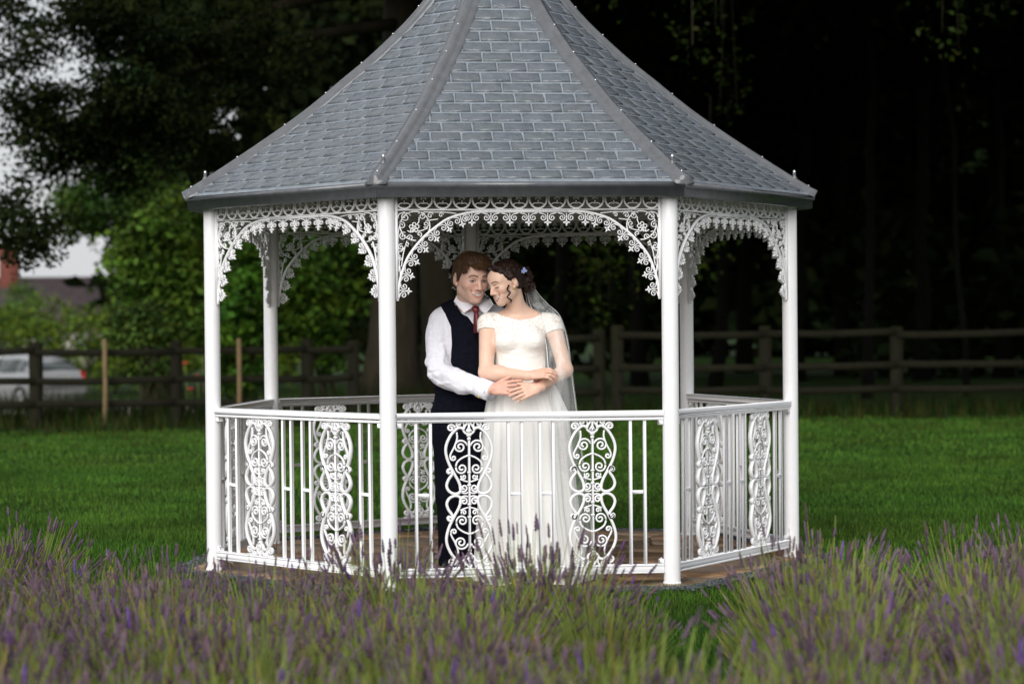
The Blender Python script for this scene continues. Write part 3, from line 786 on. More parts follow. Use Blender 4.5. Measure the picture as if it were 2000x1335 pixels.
# paler tree showing behind the hanging branches
pt_ = empty('broadleaf_tree', (W(300, 790, 46)[0], 46, -.6)); tag(pt_, 'mid green tree showing its drooping boughs between the dark branches and the roof corner', 'tree')
foliage('crown', [(rel(W(px, py, d), pt_), (rx * d / FPX, 1.0, ry * d / FPX), wt) for px, py, d, rx, ry, wt in (
    (160, 395, 45, 50, 34, 1), (215, 345, 45.5, 60, 34, 1.1), (270, 380, 46, 50, 40, 1), (285, 310, 46, 80, 36, 1.2), (150, 440, 45, 26, 18, .3), (130, 300, 45, 50, 26, .5), (330, 400, 46, 60, 40, 1), (200, 415, 45, 40, 20, .5), (170, 290, 46, 70, 30, .8))],
    6500, .15, gt, 'leaf', pt_, .26, 210, tone=(.75, .85, .8), tvar=.25)
trunk('trunk', pt_, (0, 0, -.1), (.3, .2, 6.5), .25, .15, gt, [(.7, rel(W(215, 350, 45.5), pt_), .1), (.8, rel(W(270, 320, 46), pt_), .09)])

# shrubs behind the fence, left of the trunk
def shrub(px, d, label, blobs, n, size, tone):
    s = empty('leafy_shrub', (W(px, 790, d)[0], d, float(ground_z(W(px, 790, d)[0], d)))); tag(s, label, 'shrub', 'shrubs behind the fence')
    B = [(rel(W(x, y, dd), s), (rx * dd / FPX, .55, ry * dd / FPX), wt) for x, y, dd, rx, ry, wt in blobs]
    foliage('foliage', B, n, size, gt, 'leaf', s, .17, n // 30, tone=tone, tvar=.55, shell=.75, up=.5, ratio=.7, zmin=.05)
    b = MB()
    for k in range(5):
        e = B[gt.integers(0, len(B))][0]; b.tube(smooth_path([(gt.normal(0, .15), gt.normal(0, .1), -.05), e * (.5, .5, .5) + (0, 0, .2), e], 4), np.linspace(.05, .012, 9), 6)
    b.build('stem', 'bark', s, True)
shrub(330, 36, 'tall bright green shrub behind the fence, between the sky gap and the left post', (
    (300, 470, 36, 70, 55, 1.6), (365, 430, 36.5, 60, 50, 1.4), (270, 540, 35.7, 60, 45, 1.3), (350, 540, 35.7, 60, 60, 1.5), (400, 500, 36, 50, 70, 1.5), (250, 500, 36, 35, 40, .7), (330, 610, 35.5, 60, 45, 1), (410, 610, 35.5, 60, 60, 1.3), (380, 385, 36.5, 50, 25, .5)), 8500, .14, (1.35, 1.4, 1.1))
shrub(300, 34.5, 'low spreading grey green shrub overhanging the top fence rail', (
    (260, 620, 34.5, 50, 26, 1), (310, 655, 34.3, 55, 26, 1), (250, 670, 34.5, 45, 24, .8), (300, 720, 34.5, 40, 40, .5)), 2600, .10, (1.15, 1.15, 1.3))
shrub(480, 35, 'bright green bush seen through the left arch of the gazebo', (
    (470, 600, 35, 50, 50, 1.3), (445, 660, 34.8, 40, 40, 1), (500, 540, 35.4, 45, 60, 1.2), (505, 640, 35, 40, 40, .9), (460, 510, 35.8, 40, 50, .8), (470, 730, 34.8, 60, 40, .5)), 5200, .15, (1.0, 1.35, .9))
shrub(620, 35.5, 'leafy green bush beside the huge trunk, seen through the left arch', (
    (590, 560, 35.5, 50, 55, 1.4), (640, 510, 35.8, 55, 50, 1.3), (660, 580, 35.6, 45, 40, .9), (610, 640, 35.3, 45, 40, .8), (560, 620, 35.2, 30, 45, .6), (690, 500, 36, 40, 60, .8), (580, 470, 36, 40, 40, .7), (640, 700, 35.2, 45, 40, .35)), 6500, .145, (1.15, 1.3, .9))
# orange red flowers at the foot of the bush
for (x, y, w_) in ((362, 710, 'between the top and middle rails, by the fence post'), (385, 735, 'right on the line of the middle rail'), (372, 760, 'lowest of the cluster, under the middle rail'), (395, 690, 'highest of the cluster, at the top rail beside the gazebo'), (535, 742, 'seen through the left arch beside the second post')):
    p = W(x, y, 33.4); f_ = empty('red_flower', (p[0], p[1], float(ground_z(p[0], p[1]))))
    h = p[2] - f_.location.z
    MB().tube([(0, 0, 0), (.02, 0, h * .5), (0, 0, h)], .006, 5).build('stem', 'lavstem', f_, False, (1, 1, 1))
    fb = MB()
    for k in range(5): a = k * 1.257; fb.tube([(0, 0, h), (.03 * math.cos(a), .03 * math.sin(a), h + .015), (.055 * math.cos(a), .055 * math.sin(a), h + .005)], (.008, .02, .006), 5)
    fb.build('petals', 'redflower', f_)
    tag(f_, 'orange red flower ' + w_, 'flower', 'orange red flowers behind the fence')

# woodland on the right: trees with their own trunks and crowns, a dim clearing and a far mass of trees
wood = [(980, 50, .14), (1085, 43, .14), (1250, 50, .18), (1395, 46, .13), (1455, 56, .2), (1560, 48, .14), (1694, 36, .085), (1650, 53, .2), (1800, 47, .16), (1888, 35, .05), (1960, 50, .2), (2120, 44, .2), (2300, 33, .3)]
cr_v = None
wlab = ['with its trunk behind the couple', 'with its trunk just right of the veil', 'with its trunk left of the front right post', 'seen through the narrow right arch', 'deep behind the right arch', 'just right of the right corner post', '', 'deep in the shade beyond the pale trunk', 'behind the far right fence post', '', 'near the right edge of the picture', 'past the right edge', 'past the right edge, nearest the fence']
lab = {1694: 'slim pale barked tree trunk between the right post and the far right fence post', 1888: 'thin sapling trunk rising behind the right end of the fence'}
for i, (px, d, r) in enumerate(wood):
    x = W(px, 700, d)[0]; t_ = empty('woodland_tree', (x, d, float(ground_z(x, d))))
    tag(t_, lab.get(px, 'dark wood tree ' + wlab[i]), 'tree', 'trees of the dark wood')
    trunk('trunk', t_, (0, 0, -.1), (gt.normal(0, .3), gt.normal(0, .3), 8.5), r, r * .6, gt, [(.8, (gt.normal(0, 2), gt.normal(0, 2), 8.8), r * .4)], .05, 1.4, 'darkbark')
    if i % 2 == 0 and cr_v is not None:
        for zz_ in (5.0, 9.5):
            c_ = cr_v.copy(); COL.objects.link(c_); c_.parent = t_; c_.rotation_euler.z = gt.uniform(0, 6.28); c_.location.z = zz_; c_.name = 'upper_crown'; c_.scale = (1.3, 1.3, 1.6)
    if cr_v is None or i == 6:
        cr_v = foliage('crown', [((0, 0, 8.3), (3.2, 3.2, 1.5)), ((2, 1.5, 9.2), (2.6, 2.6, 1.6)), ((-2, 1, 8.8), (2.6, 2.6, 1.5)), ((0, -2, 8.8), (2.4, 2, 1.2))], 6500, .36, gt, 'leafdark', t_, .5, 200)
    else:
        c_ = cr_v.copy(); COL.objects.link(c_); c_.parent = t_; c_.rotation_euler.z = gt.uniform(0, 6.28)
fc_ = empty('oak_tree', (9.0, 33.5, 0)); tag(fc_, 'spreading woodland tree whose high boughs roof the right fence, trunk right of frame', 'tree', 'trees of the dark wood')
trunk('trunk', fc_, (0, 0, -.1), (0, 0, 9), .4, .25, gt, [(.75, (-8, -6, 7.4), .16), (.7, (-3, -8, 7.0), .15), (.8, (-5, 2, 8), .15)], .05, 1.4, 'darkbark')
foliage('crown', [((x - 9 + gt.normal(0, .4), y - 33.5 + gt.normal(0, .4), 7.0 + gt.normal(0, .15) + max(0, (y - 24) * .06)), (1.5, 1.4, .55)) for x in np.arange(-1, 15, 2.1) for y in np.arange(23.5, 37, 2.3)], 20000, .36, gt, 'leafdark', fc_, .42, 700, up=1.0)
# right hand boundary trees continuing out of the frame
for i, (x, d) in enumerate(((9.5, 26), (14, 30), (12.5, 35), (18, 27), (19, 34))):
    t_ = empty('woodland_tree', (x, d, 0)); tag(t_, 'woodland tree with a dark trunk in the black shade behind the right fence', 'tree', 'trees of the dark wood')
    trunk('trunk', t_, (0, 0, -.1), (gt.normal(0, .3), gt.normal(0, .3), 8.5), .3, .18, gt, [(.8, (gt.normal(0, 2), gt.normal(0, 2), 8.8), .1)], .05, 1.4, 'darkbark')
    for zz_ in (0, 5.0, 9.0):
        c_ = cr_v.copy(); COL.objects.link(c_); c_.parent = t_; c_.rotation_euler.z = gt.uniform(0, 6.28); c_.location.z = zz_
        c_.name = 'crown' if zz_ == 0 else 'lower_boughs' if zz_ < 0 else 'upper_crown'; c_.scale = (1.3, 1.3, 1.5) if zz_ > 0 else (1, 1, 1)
# sprigs hanging into the picture
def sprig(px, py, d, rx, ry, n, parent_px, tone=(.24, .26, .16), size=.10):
    p0 = W(px, py, d); s = empty('hanging_branch', (p0[0], p0[1], p0[2] + 1.2))
    pts = [(0, 0, 1.3)]; b = MB(); g = gt; leaves = []
    for k in range(max(2, n // 70)):
        e = np.array([g.normal(0, rx * d / FPX * .5), g.normal(0, .3), -1.2 - g.normal(0, ry * d / FPX * .5)])
        q = smooth_path([(0, 0, 1.4), (e[0] * .5, e[1] * .5, .2), e], 6); b.tube(q, np.linspace(.009, .003, len(q)), 5)
        leaves.append(q[-5:] + g.normal(0, .10, (5, 3)))
    b.build('branch', 'bark', s)
    P = np.concatenate(leaves); P = P[g.integers(0, len(P), n)] + g.normal(0, .14, (n, 3))
    v, f = leaf_cards(P, size, g, .5, .6); t = g.uniform(.5, 1.5, n); yl = (g.random(n) < .12)
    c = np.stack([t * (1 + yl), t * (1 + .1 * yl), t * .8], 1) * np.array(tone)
    link('leaves', mesh('leaves', v, [f], 'leaf', False, np.repeat(c, 4, 0)), s)
    return s
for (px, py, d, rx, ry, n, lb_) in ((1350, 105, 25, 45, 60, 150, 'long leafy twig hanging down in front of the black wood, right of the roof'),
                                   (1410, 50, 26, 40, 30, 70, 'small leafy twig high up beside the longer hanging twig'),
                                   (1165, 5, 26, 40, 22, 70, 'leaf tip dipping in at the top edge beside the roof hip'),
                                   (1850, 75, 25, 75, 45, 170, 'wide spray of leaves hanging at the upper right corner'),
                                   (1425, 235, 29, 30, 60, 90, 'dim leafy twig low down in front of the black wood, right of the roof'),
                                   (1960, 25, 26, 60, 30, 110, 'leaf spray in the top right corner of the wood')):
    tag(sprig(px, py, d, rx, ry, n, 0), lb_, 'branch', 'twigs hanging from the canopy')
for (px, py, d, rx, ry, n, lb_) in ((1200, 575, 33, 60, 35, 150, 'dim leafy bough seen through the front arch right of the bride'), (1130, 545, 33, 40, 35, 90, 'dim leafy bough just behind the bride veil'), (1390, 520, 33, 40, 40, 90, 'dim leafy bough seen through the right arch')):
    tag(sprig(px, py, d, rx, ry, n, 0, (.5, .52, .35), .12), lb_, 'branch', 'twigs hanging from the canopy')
# far wood: reads as one black mass
gw = np.random.default_rng(8)
blobs = []
for x in np.arange(-11.5, 44, 2.6):
    y0 = 84 - abs(x) * .15
    for z in (2.2, 5.5, 9.0, 12.5): blobs.append(((x + gw.normal(0, .5), y0 + gw.normal(0, 1.5), z), (2.6, 2.2, 2.4)))
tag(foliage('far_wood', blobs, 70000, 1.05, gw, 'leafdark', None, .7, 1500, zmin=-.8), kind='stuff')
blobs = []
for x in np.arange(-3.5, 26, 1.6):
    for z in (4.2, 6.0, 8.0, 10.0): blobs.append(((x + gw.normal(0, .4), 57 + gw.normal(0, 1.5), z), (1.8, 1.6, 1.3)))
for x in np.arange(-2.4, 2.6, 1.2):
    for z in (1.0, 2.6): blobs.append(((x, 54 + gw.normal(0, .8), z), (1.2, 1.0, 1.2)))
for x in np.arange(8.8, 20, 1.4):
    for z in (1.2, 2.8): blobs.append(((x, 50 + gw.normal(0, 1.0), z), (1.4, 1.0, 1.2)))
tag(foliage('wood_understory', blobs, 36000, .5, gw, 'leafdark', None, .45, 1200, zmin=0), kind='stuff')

# ------------------------------------------------------------------ hedge, fences, stakes
hg = empty('hedge', (-17, 74, -.9)); tag(hg, 'broad untrimmed green hedge behind the silver car, in front of the house', 'hedge')
foliage('foliage', [((x, gw.normal(0, .5), 1.6 + .15 * math.sin(x * 1.3) + .35 * sstep(3, 7, np.array(x))), (1.0, .9, 1.55 + .15 * math.sin(x * 2.1))) for x in np.arange(-6, 10, .8)], 26000, .17, gw, 'leaf', hg, .22, 800, tone=(1.9, 1.7, 1.2), tvar=.3, shell=.3, up=.6, zmin=.02)
hs = MB()
for x in np.arange(-5.5, 9.5, 1.0): hs.tube([(x, 0, -.05), (x + gw.normal(0, .1), 0, .9), (x + gw.normal(0, .25), 0, 2.0)], (.05, .04, .015), 6)
hs.build('stems', 'bark', hg)
ct = empty('garden_tree', (W(42, 600, 104)[0], 104, -.9)); tag(ct, 'small grey green tree beside the brick chimney', 'tree')
foliage('crown', [((0, 0, 3.6), (.8, .8, 1.0)), ((-.5, 0, 2.6), (1.0, .8, 1.0)), ((.5, 0, 2.4), (1.0, .8, .9))], 2200, .2, gw, 'leaf', ct, .25, 80, tone=(1.6, 1.6, 2.2))
trunk('trunk', ct, (0, 0, -.1), (0, 0, 3.2), .1, .05, gw)

def fence(label, pxs, d, z0, top, rails, rail_x):
    x_of = lambda px: (px - 1000) / FPX * d
    f = empty('post_and_rail_fence', (x_of(pxs[0]), d, 0)); tag(f, label, 'fence', 'wooden post and rail fences'); o = np.array(f.location)
    for px in pxs:
        x = x_of(px) - o[0]; zg = z0; h = top + gt.normal(0, .015); b = MB(); w = .082
        b.add([(sx * w + x + gt.normal(0, .006), sy * .06, z) for z in (zg - .1, h) for sx, sy in ((-1, -1), (1, -1), (1, 1), (-1, 1))] + [(x - w * .7, -.045, h + .018), (x + w * .7, -.045, h + .018), (x + w * .7, .045, h + .018), (x - w * .7, .045, h + .018)],
              [(0, 1, 5, 4), (1, 2, 6, 5), (2, 3, 7, 6), (3, 0, 4, 7), (4, 5, 9, 8), (5, 6, 10, 9), (6, 7, 11, 10), (7, 4, 8, 11), (8, 9, 10, 11)])
        b.build('fence_post', 'oldwood', f)
    e = [x_of(p) - o[0] for p in ([rail_x[0]] + list(pxs[1:-1]) + [rail_x[1]] if len(pxs) > 2 else rail_x)]
    for z in rails:
        for a_, b_ in zip(e[:-1], e[1:]):
            if abs(b_ - a_) < .1: continue
            m_ = (a_ + b_) / 2; zz_ = z + gt.normal(0, .008); b = MB(); hl = (b_ - a_) / 2 - .004; sl_ = gt.normal(0, .012)
            n = 6; P = []
            for t in np.linspace(-1, 1, n):
                sag = -.012 * (1 - t * t) + sl_ * t + gt.normal(0, .003)
                P += [(m_ + t * hl, -.085, zz_ + sag - .043), (m_ + t * hl, -.062, zz_ + sag - .05), (m_ + t * hl, -.062, zz_ + sag + .05), (m_ + t * hl, -.085, zz_ + sag + .043)]
            F = [(i * 4 + k, i * 4 + (k + 1) % 4, i * 4 + 4 + (k + 1) % 4, i * 4 + 4 + k) for i in range(n - 1) for k in range(4)] + [(3, 2, 1, 0), tuple(range(4 * n - 4, 4 * n))]
            b.add(P, F).build('fence_rail', 'oldwood', f)
fence('weathered post and rail fence left of the gazebo, with the silver car behind it', (-195, 70, 343, 600, 690), 30.6, -.12, 1.105, (.98, .57, .25), (-195, 690))
fence('weathered post and rail fence running into the wood on the right of the gazebo', (1206, 1495, 1750, 2020, 2290), 29.6, 0, 1.25, (1.14, .72, .40), (1206, 2290))
fence('short length of post and rail fence just behind the bride', (905, 1170), 30.0, 0, 1.23, (1.12, .70, .38), (905, 1170))
for px, tp, lb_ in ((203, 662, 'thin pale wooden stake in front of the left fence, nearer the car'), (465, 660, 'thin pale wooden stake seen through the left arch')):
    p = W(px, tp, 30.38); zg = float(ground_z(p[0], 30.38))
    b = MB(); b.tube([(0, 0, -.1), (.015, 0, .6), (.01, 0, p[2] - zg - .02), (.01, 0, p[2] - zg)], (.036, .035, .034, .024), 8)
    tag(link('wooden_stake', b.me('wooden_stake', 'palewood'), None, Matrix.Translation((p[0], 30.38, zg))), lb_, 'stake', 'wooden stakes')

# ------------------------------------------------------------------ house far behind the hedge
HD = 125
hx0, hx1 = W(-110, 600, HD)[0], W(216, 600, HD)[0]; zr_ = W(100, 542, HD)[2]
hs_ = empty('bungalow', ((hx0 + hx1) / 2, HD, -.9)); tag(hs_, 'low house with purple brown tiled roof and red brick chimney beyond the hedge', 'house')
hw = (hx1 - hx0) / 2; ez = 2.4; rz = zr_ + .9
wl = MB(); wl.box((0, 3.6, ez / 2), (hw - .3, 3.2, ez / 2)); wl.build('wall', 'render', hs_)
rf = MB(); rf.add([(-hw, 0, ez - .1), (hw, 0, ez - .1), (hw, 3.6, rz), (-hw, 3.6, rz), (-hw, 7.2, ez - .1), (hw, 7.2, ez - .1), (-hw, 0, ez - .25), (hw, 0, ez - .25), (hw, 7.2, ez - .25), (-hw, 7.2, ez - .25)],
    [(0, 1, 2, 3), (3, 2, 5, 4), (6, 7, 1, 0), (4, 5, 8, 9), (7, 8, 5, 2, 1), (6, 0, 3, 4, 9), (6, 9, 8, 7)])
ro = rf.build('roof', 'rooftile', hs_)
nrow = 22
cz = MB()
for k in range(nrow):                                     # courses of tiles as small steps
    t = (k + .5) / nrow; cz.box((0, 3.6 * t, ez - .1 + (rz - ez + .1) * t + .02), (hw - .01, .04, .022))
tag(cz.build('tile_course', 'rooftile', ro), kind='stuff')
MB().tube([(-hw, 3.6, rz + .02), (hw, 3.6, rz + .02)], .11, 8).build('ridge_tiles', 'rooftile', ro)
cxp = W(-8, 520, HD)[0] - hs_.location.x; ctop = W(2, 482, HD)[2] + .9
ch = MB(); ch.box((cxp, 3.4, (ctop + ez) / 2), (.50, .45, (ctop - ez) / 2)); ch.box((cxp, 3.4, ctop - .25), (.56, .51, .08)); ch.box((cxp, 3.4, ctop - .05), (.54, .49, .05))
cho = ch.build('chimney', 'brick', ro)
for k in range(4):
    wx = -hw * .7 + k * hw * .46
    wf = MB(); wf.box((wx, .395, 1.4), (.65, .03, .55)); w_ = wf.build('window', 'render', hs_)
    for s in (-1, 1): MB().box((wx + s * .31, .352, 1.4), (.27, .01, .47)).build('window_pane', 'glass', w_)

# ------------------------------------------------------------------ parked car
car = empty('parked_car', (W(35, 790, 61)[0], 61, -.86)); tag(car, 'silver hatchback parked behind the left fence, its rear towards the gazebo', 'car')
car.rotation_euler.z = math.radians(-41)
def car_shell():
    # stations along the length (x, rear at +): lower half width, belt height, roof half width, roof height
    st = [(-2.05, .60, .62, .55, .63), (-1.98, .78, .72, .66, .74), (-1.4, .84, .86, .74, .88), (-1.0, .86, .93, .74, .96), (-.45, .87, .95, .62, 1.34), (-.1, .87, .95, .61, 1.42), (.6, .87, .96, .61, 1.44), (1.15, .86, .98, .60, 1.41), (1.55, .85, 1.0, .58, 1.28), (1.86, .83, 1.0, .62, 1.03), (1.97, .80, .95, .66, .98), (2.02, .72, .62, .64, .64)]
    V, F = [], []
    for x, w, hb, rw, hr in st:
        half = [(0, .20), (w * .86, .20), (w, .34), (w + .012, .62 if hb > .66 else hb * .8), (w - .01, hb - .03), (w - .035, hb), (rw + .03, hb + (hr - hb) * .86), (rw - .06, hr - .01), (0, hr + .015)]
        ring = half + [(-y, z) for y, z in half[-2:0:-1]]
        V += [(x, y, z) for y, z in ring]
    n = 16; m_ = len(st)
    F = [(i * n + k, i * n + (k + 1) % n, (i + 1) * n + (k + 1) % n, (i + 1) * n + k) for i in range(m_ - 1) for k in range(n)] + [tuple(range(n))[::-1], tuple(range((m_ - 1) * n, m_ * n))]
    return MB().add(V, F)
car_shell().build('body', 'carpaint', car, False)
def pane(pts, o=.012):
    p = np.array(pts, float); nrm = np.cross(p[1] - p[0], p[2] - p[0]); nrm /= np.linalg.norm(nrm); c = p.mean(0)
    if nrm @ (c - np.array([.3, 0, .7])) < 0: nrm = -nrm; p = p[::-1]
    k = len(p); inner = c + (p - c) * .97
    return MB().add(np.concatenate([p, inner + nrm * o]), [tuple(range(k, 2 * k))] + [(i, (i + 1) % k, k + (i + 1) % k, k + i) for i in range(k)])
for s in (-1, 1):
    for a_, b_ in ((-.5, .28), (.36, 1.08)):
        pane([(a_ - (.22 if a_ < 0 else 0), s * .842, .985), (b_, s * .842, .99), (b_, s * .66, 1.345), (a_ + (.12 if a_ < 0 else 0), s * .66, 1.34)]).build('side_window', 'carglass', car)
    pane([(1.16, s * .838, 1.0), (1.52, s * .82, 1.03), (1.36, s * .655, 1.29), (1.16, s * .655, 1.335)]).build('quarter_window', 'carglass', car)
    tl = MB().bevbox((1.93, s * .735, .87), (.06, .085, .13), .02); tl.build('tail_lamp', 'redlens', car)
    MB().bevbox((-1.99, s * .6, .64), (.05, .14, .07), .02).build('headlight', 'glass', car)
    MB().bevbox((-.42, s * .95, .98), (.05, .09, .06), .02).build('door_mirror', 'carpaint', car)
    for x in (-1.28, 1.25):
        wh = MB(); ty = [(.19, -.09), (.29, -.095), (.315, -.06), (.315, .06), (.29, .095), (.19, .09)]
        V = [(x + r * math.cos(a), s * .80 + y, .315 + r * math.sin(a)) for r, y in ty for a in np.linspace(0, 2 * PI, 24, endpoint=False)]
        F = [(i * 24 + k, i * 24 + (k + 1) % 24, ((i + 1) % 6) * 24 + (k + 1) % 24, ((i + 1) % 6) * 24 + k) for i in range(6) for k in range(24)]
        w_ = wh.add(V, F).build('wheel', 'rubber', car)
        rim = MB(); rim.tube([(x, s * .80 - .03, .315), (x, s * .80 + .03, .315)], .192, 20)
        for k in range(5):
            a = k * 1.2566; rim.box((x + .1 * math.cos(a), s * .872, .315 + .1 * math.sin(a)), (.085, .012, .02), Matrix.Rotation(-a, 3, 'Y'))
        rim.build('rim', 'alloy', w_)
pane([(1.60, -.60, 1.27), (1.60, .60, 1.27), (1.875, .66, 1.035), (1.875, -.66, 1.035)]).build('rear_window', 'carglass', car)
pane([(-.98, -.66, .99), (-.98, .66, .99), (-.5, .58, 1.32), (-.5, -.58, 1.32)]).build('windscreen', 'carglass', car)
MB().bevbox((1.99, 0, .50), (.09, .82, .13), .04).build('rear_bumper', 'carpaint', car)
MB().bevbox((2.035, 0, .76), (.012, .26, .055), .006).build('number_plate', 'plate', car)
MB().bevbox((1.25, 0, 1.455), (.06, .5, .012), .004).build('roof_spoiler', 'carpaint', car)

# ------------------------------------------------------------------ lavender
def lavender_meshes(seed, nst, green, frac=.62):
    g = np.random.default_rng(seed)
    # stems
    az = g.uniform(0, 2 * PI, nst); out_ = np.sqrt(g.random(nst)); ht = np.where(g.random(nst) < .14, g.uniform(.38, .52, nst), g.uniform(.20, .40, nst)) * (1 - .25 * out_ ** 2)
    b0 = np.stack([np.cos(az) * out_ * .13, np.sin(az) * out_ * .13, np.full(nst, .05)], 1)
    sp = out_ * g.uniform(.10, .23, nst); e = b0 + np.stack([np.cos(az) * sp, np.sin(az) * sp, ht], 1)
    e[:, 0] -= .03
    mid = b0 * .45 + e * .55 - np.stack([np.cos(az) * sp * .10, np.sin(az) * sp * .10, np.zeros(nst)], 1)
    V, F, C = [], [], []; o = 0; w = .0016
    for ring_i in range(2):
        d = np.array([1, 0, 0]) if ring_i == 0 else np.array([0, 1, 0])
        v = np.stack([b0 - d * w * 1.3, b0 + d * w * 1.3, mid - d * w * 1.1, mid + d * w * 1.1, e - d * w * .7, e + d * w * .7], 1).reshape(-1, 3)
        i0 = np.arange(nst)[:, None] * 6 + o
        F.append(np.concatenate([i0 + np.array([[0, 1, 3, 2]]), i0 + np.array([[2, 3, 5, 4]])])); V.append(v); o += len(v)
        t = g.uniform(.7, 1.35, nst); br = g.random(nst) < .1
        C.append(np.repeat(np.stack([t * (1 + .7 * br), t, t], 1), 6, 0))
    stems = mesh('flower_stalks', np.concatenate(V), [np.concatenate(F)], 'lavstem', False, np.concatenate(C))
    # buds: whorled spikes along the stalk's end
    keep = g.random(nst) < frac; ee, dd = e[keep], (e - mid)[keep]; dd /= np.linalg.norm(dd, axis=1)[:, None]; n = len(ee)
    ln = g.uniform(.035, .075, n); rad = g.uniform(.0042, .0072, n)
    prof = [(-.04, .25), (.06, .9), (.16, .62), (.26, 1.0), (.36, .66), (.48, 1.0), (.58, .62), (.70, .85), (.82, .5), (.92, .5), (1.0, .1)]
    A = np.cross(dd, (0.3, .5, .1)); A /= np.linalg.norm(A, axis=1)[:, None]; B = np.cross(dd, A); K = 5
    V = np.zeros((n, len(prof), K, 3))
    for i, (t, r) in enumerate(prof):
        for k in range(K):
            a = 2 * PI * k / K + i * .6; V[:, i, k] = ee + dd * (ln * t)[:, None] + (A * math.cos(a) + B * math.sin(a)) * (rad * r)[:, None] * g.uniform(.8, 1.25, n)[:, None]
    nv = len(prof) * K; i0 = np.arange(n)[:, None] * nv; F = []
    for i in range(len(prof) - 1):
        for k in range(K): F.append(i0 + np.array([[i * K + k, i * K + (k + 1) % K, (i + 1) * K + (k + 1) % K, (i + 1) * K + k]]))
    t = g.uniform(.6, 1.5, n); vio = g.random(n) < .012; fade = g.random(n) < .25
    c = np.stack([t * (1 + .15 * fade) * np.where(vio, .9, 1), t * np.where(vio, .65, 1) * (1 + .15 * fade), t * np.where(vio, 1.8, 1) * (1 - .2 * fade)], 1)
    buds = mesh('flower_spikes', V.reshape(-1, 3), [np.concatenate(F)], 'lavbud', False, np.repeat(c, nv, 0))
    # narrow leaves
    nl = int(green); az = g.uniform(0, 2 * PI, nl); out_ = np.sqrt(g.random(nl)); rr_ = out_ * .30
    p0 = np.stack([np.cos(az) * rr_ * .75, np.sin(az) * rr_ * .75, g.uniform(.0, .2, nl) * (1 - .6 * out_)], 1)
    dr = np.stack([np.cos(az) * .55 * out_ + g.normal(0, .22, nl), np.sin(az) * .55 * out_ + g.normal(0, .22, nl), np.full(nl, .9)], 1); dr /= np.linalg.norm(dr, axis=1)[:, None]
    L = g.uniform(.06, .15, nl)[:, None]; sd = np.cross(dr, g.normal(size=(nl, 3))); sd /= np.linalg.norm(sd, axis=1)[:, None]; sd *= .0024
    V = np.stack([p0 - sd * .6, p0 + sd * .6, p0 + dr * L * .5 + sd, p0 + dr * L * .5 - sd, p0 + dr * L], 1).reshape(-1, 3); i0 = np.arange(nl)[:, None] * 5
    t = g.uniform(.6, 1.4, nl); ol = g.random(nl) < .08
    c = np.stack([t * (1 + .8 * ol), t, t * (1 - .2 * ol)], 1)
    leaves = mesh('foliage', V, [i0 + np.array([[0, 1, 2, 3]]), i0 + np.array([[3, 2, 4]])], 'lavleaf', False, np.repeat(c, 5, 0))
    return stems, buds, leaves
LAV = [lavender_meshes(100 + k, 250, 1900, .56) for k in range(4)]
LAVG = [lavender_meshes(200 + k, 280, 2800, .20) for k in range(4)]
spots = []                                                     # (photo column, distance, scale, thick with spikes?, row)
gl = np.random.default_rng(77)
FAR, SEC, THI, NEAR = 'far edge of the bed', 'second row', 'third row', 'nearest row'
for px, d, sc_ in ((-40, 9.3, .85), (40, 9.45, .9), (140, 8.7, .78), (235, 8.5, .74), (325, 8.6, .76), (415, 8.5, .7)): spots.append((px, d, sc_, 1, FAR))
for px, d, sc_, k in ((500, 8.3, .78, 1), (590, 8.2, .78, 1), (680, 8.3, .78, 1), (765, 8.3, .98, 1), (850, 7.9, .76, 0), (935, 7.9, .78, 0), (1020, 8.1, 1.0, 1), (1085, 8.1, .98, 1), (1160, 7.8, .78, 0), (1225, 7.9, .6, 1)): spots.append((px, d, sc_, k, FAR))
for px, d, sc_, k in ((1515, 8.2, .85, 1), (1560, 8.2, .98, 0), (1615, 8.2, 1.0, 1), (1675, 8.1, .92, 0), (1885, 8.4, .92, 1), (1955, 8.5, .98, 0), (2040, 8.6, 1.0, 1)): spots.append((px, d, sc_, k, FAR))
for px in np.arange(-40, 1060, 92): spots.append((px + gl.normal(0, 14), 7.6 + gl.normal(0, .12), gl.uniform(.72, .88), 1 if px < 420 else 0, SEC))
for px in (1580, 1660, 1925, 2010): spots.append((px, 7.45 + gl.normal(0, .08), 1.0, 0, SEC))
for px in list(np.arange(-70, 1020, 112)) + [1620, 1700, 1900, 2010]: spots.append((px + gl.normal(0, 14), 6.6 + gl.normal(0, .12), gl.uniform(.8, 1.0), 1 if px < 420 or px > 1840 else gl.integers(0, 2), THI))
for px in np.arange(-90, 2110, 122): spots.append((px + gl.normal(0, 14), 5.7 + gl.normal(0, .12), gl.uniform(.85, 1.02), gl.integers(0, 2), NEAR))
for px, d in ((-230, 8.9), (-360, 8.6), (-300, 7.4), (-260, 6.5), (2180, 8.6), (2300, 8.5), (2200, 7.5), (2250, 6.6)): spots.append((px, d, .95, 1, 'outside the frame'))
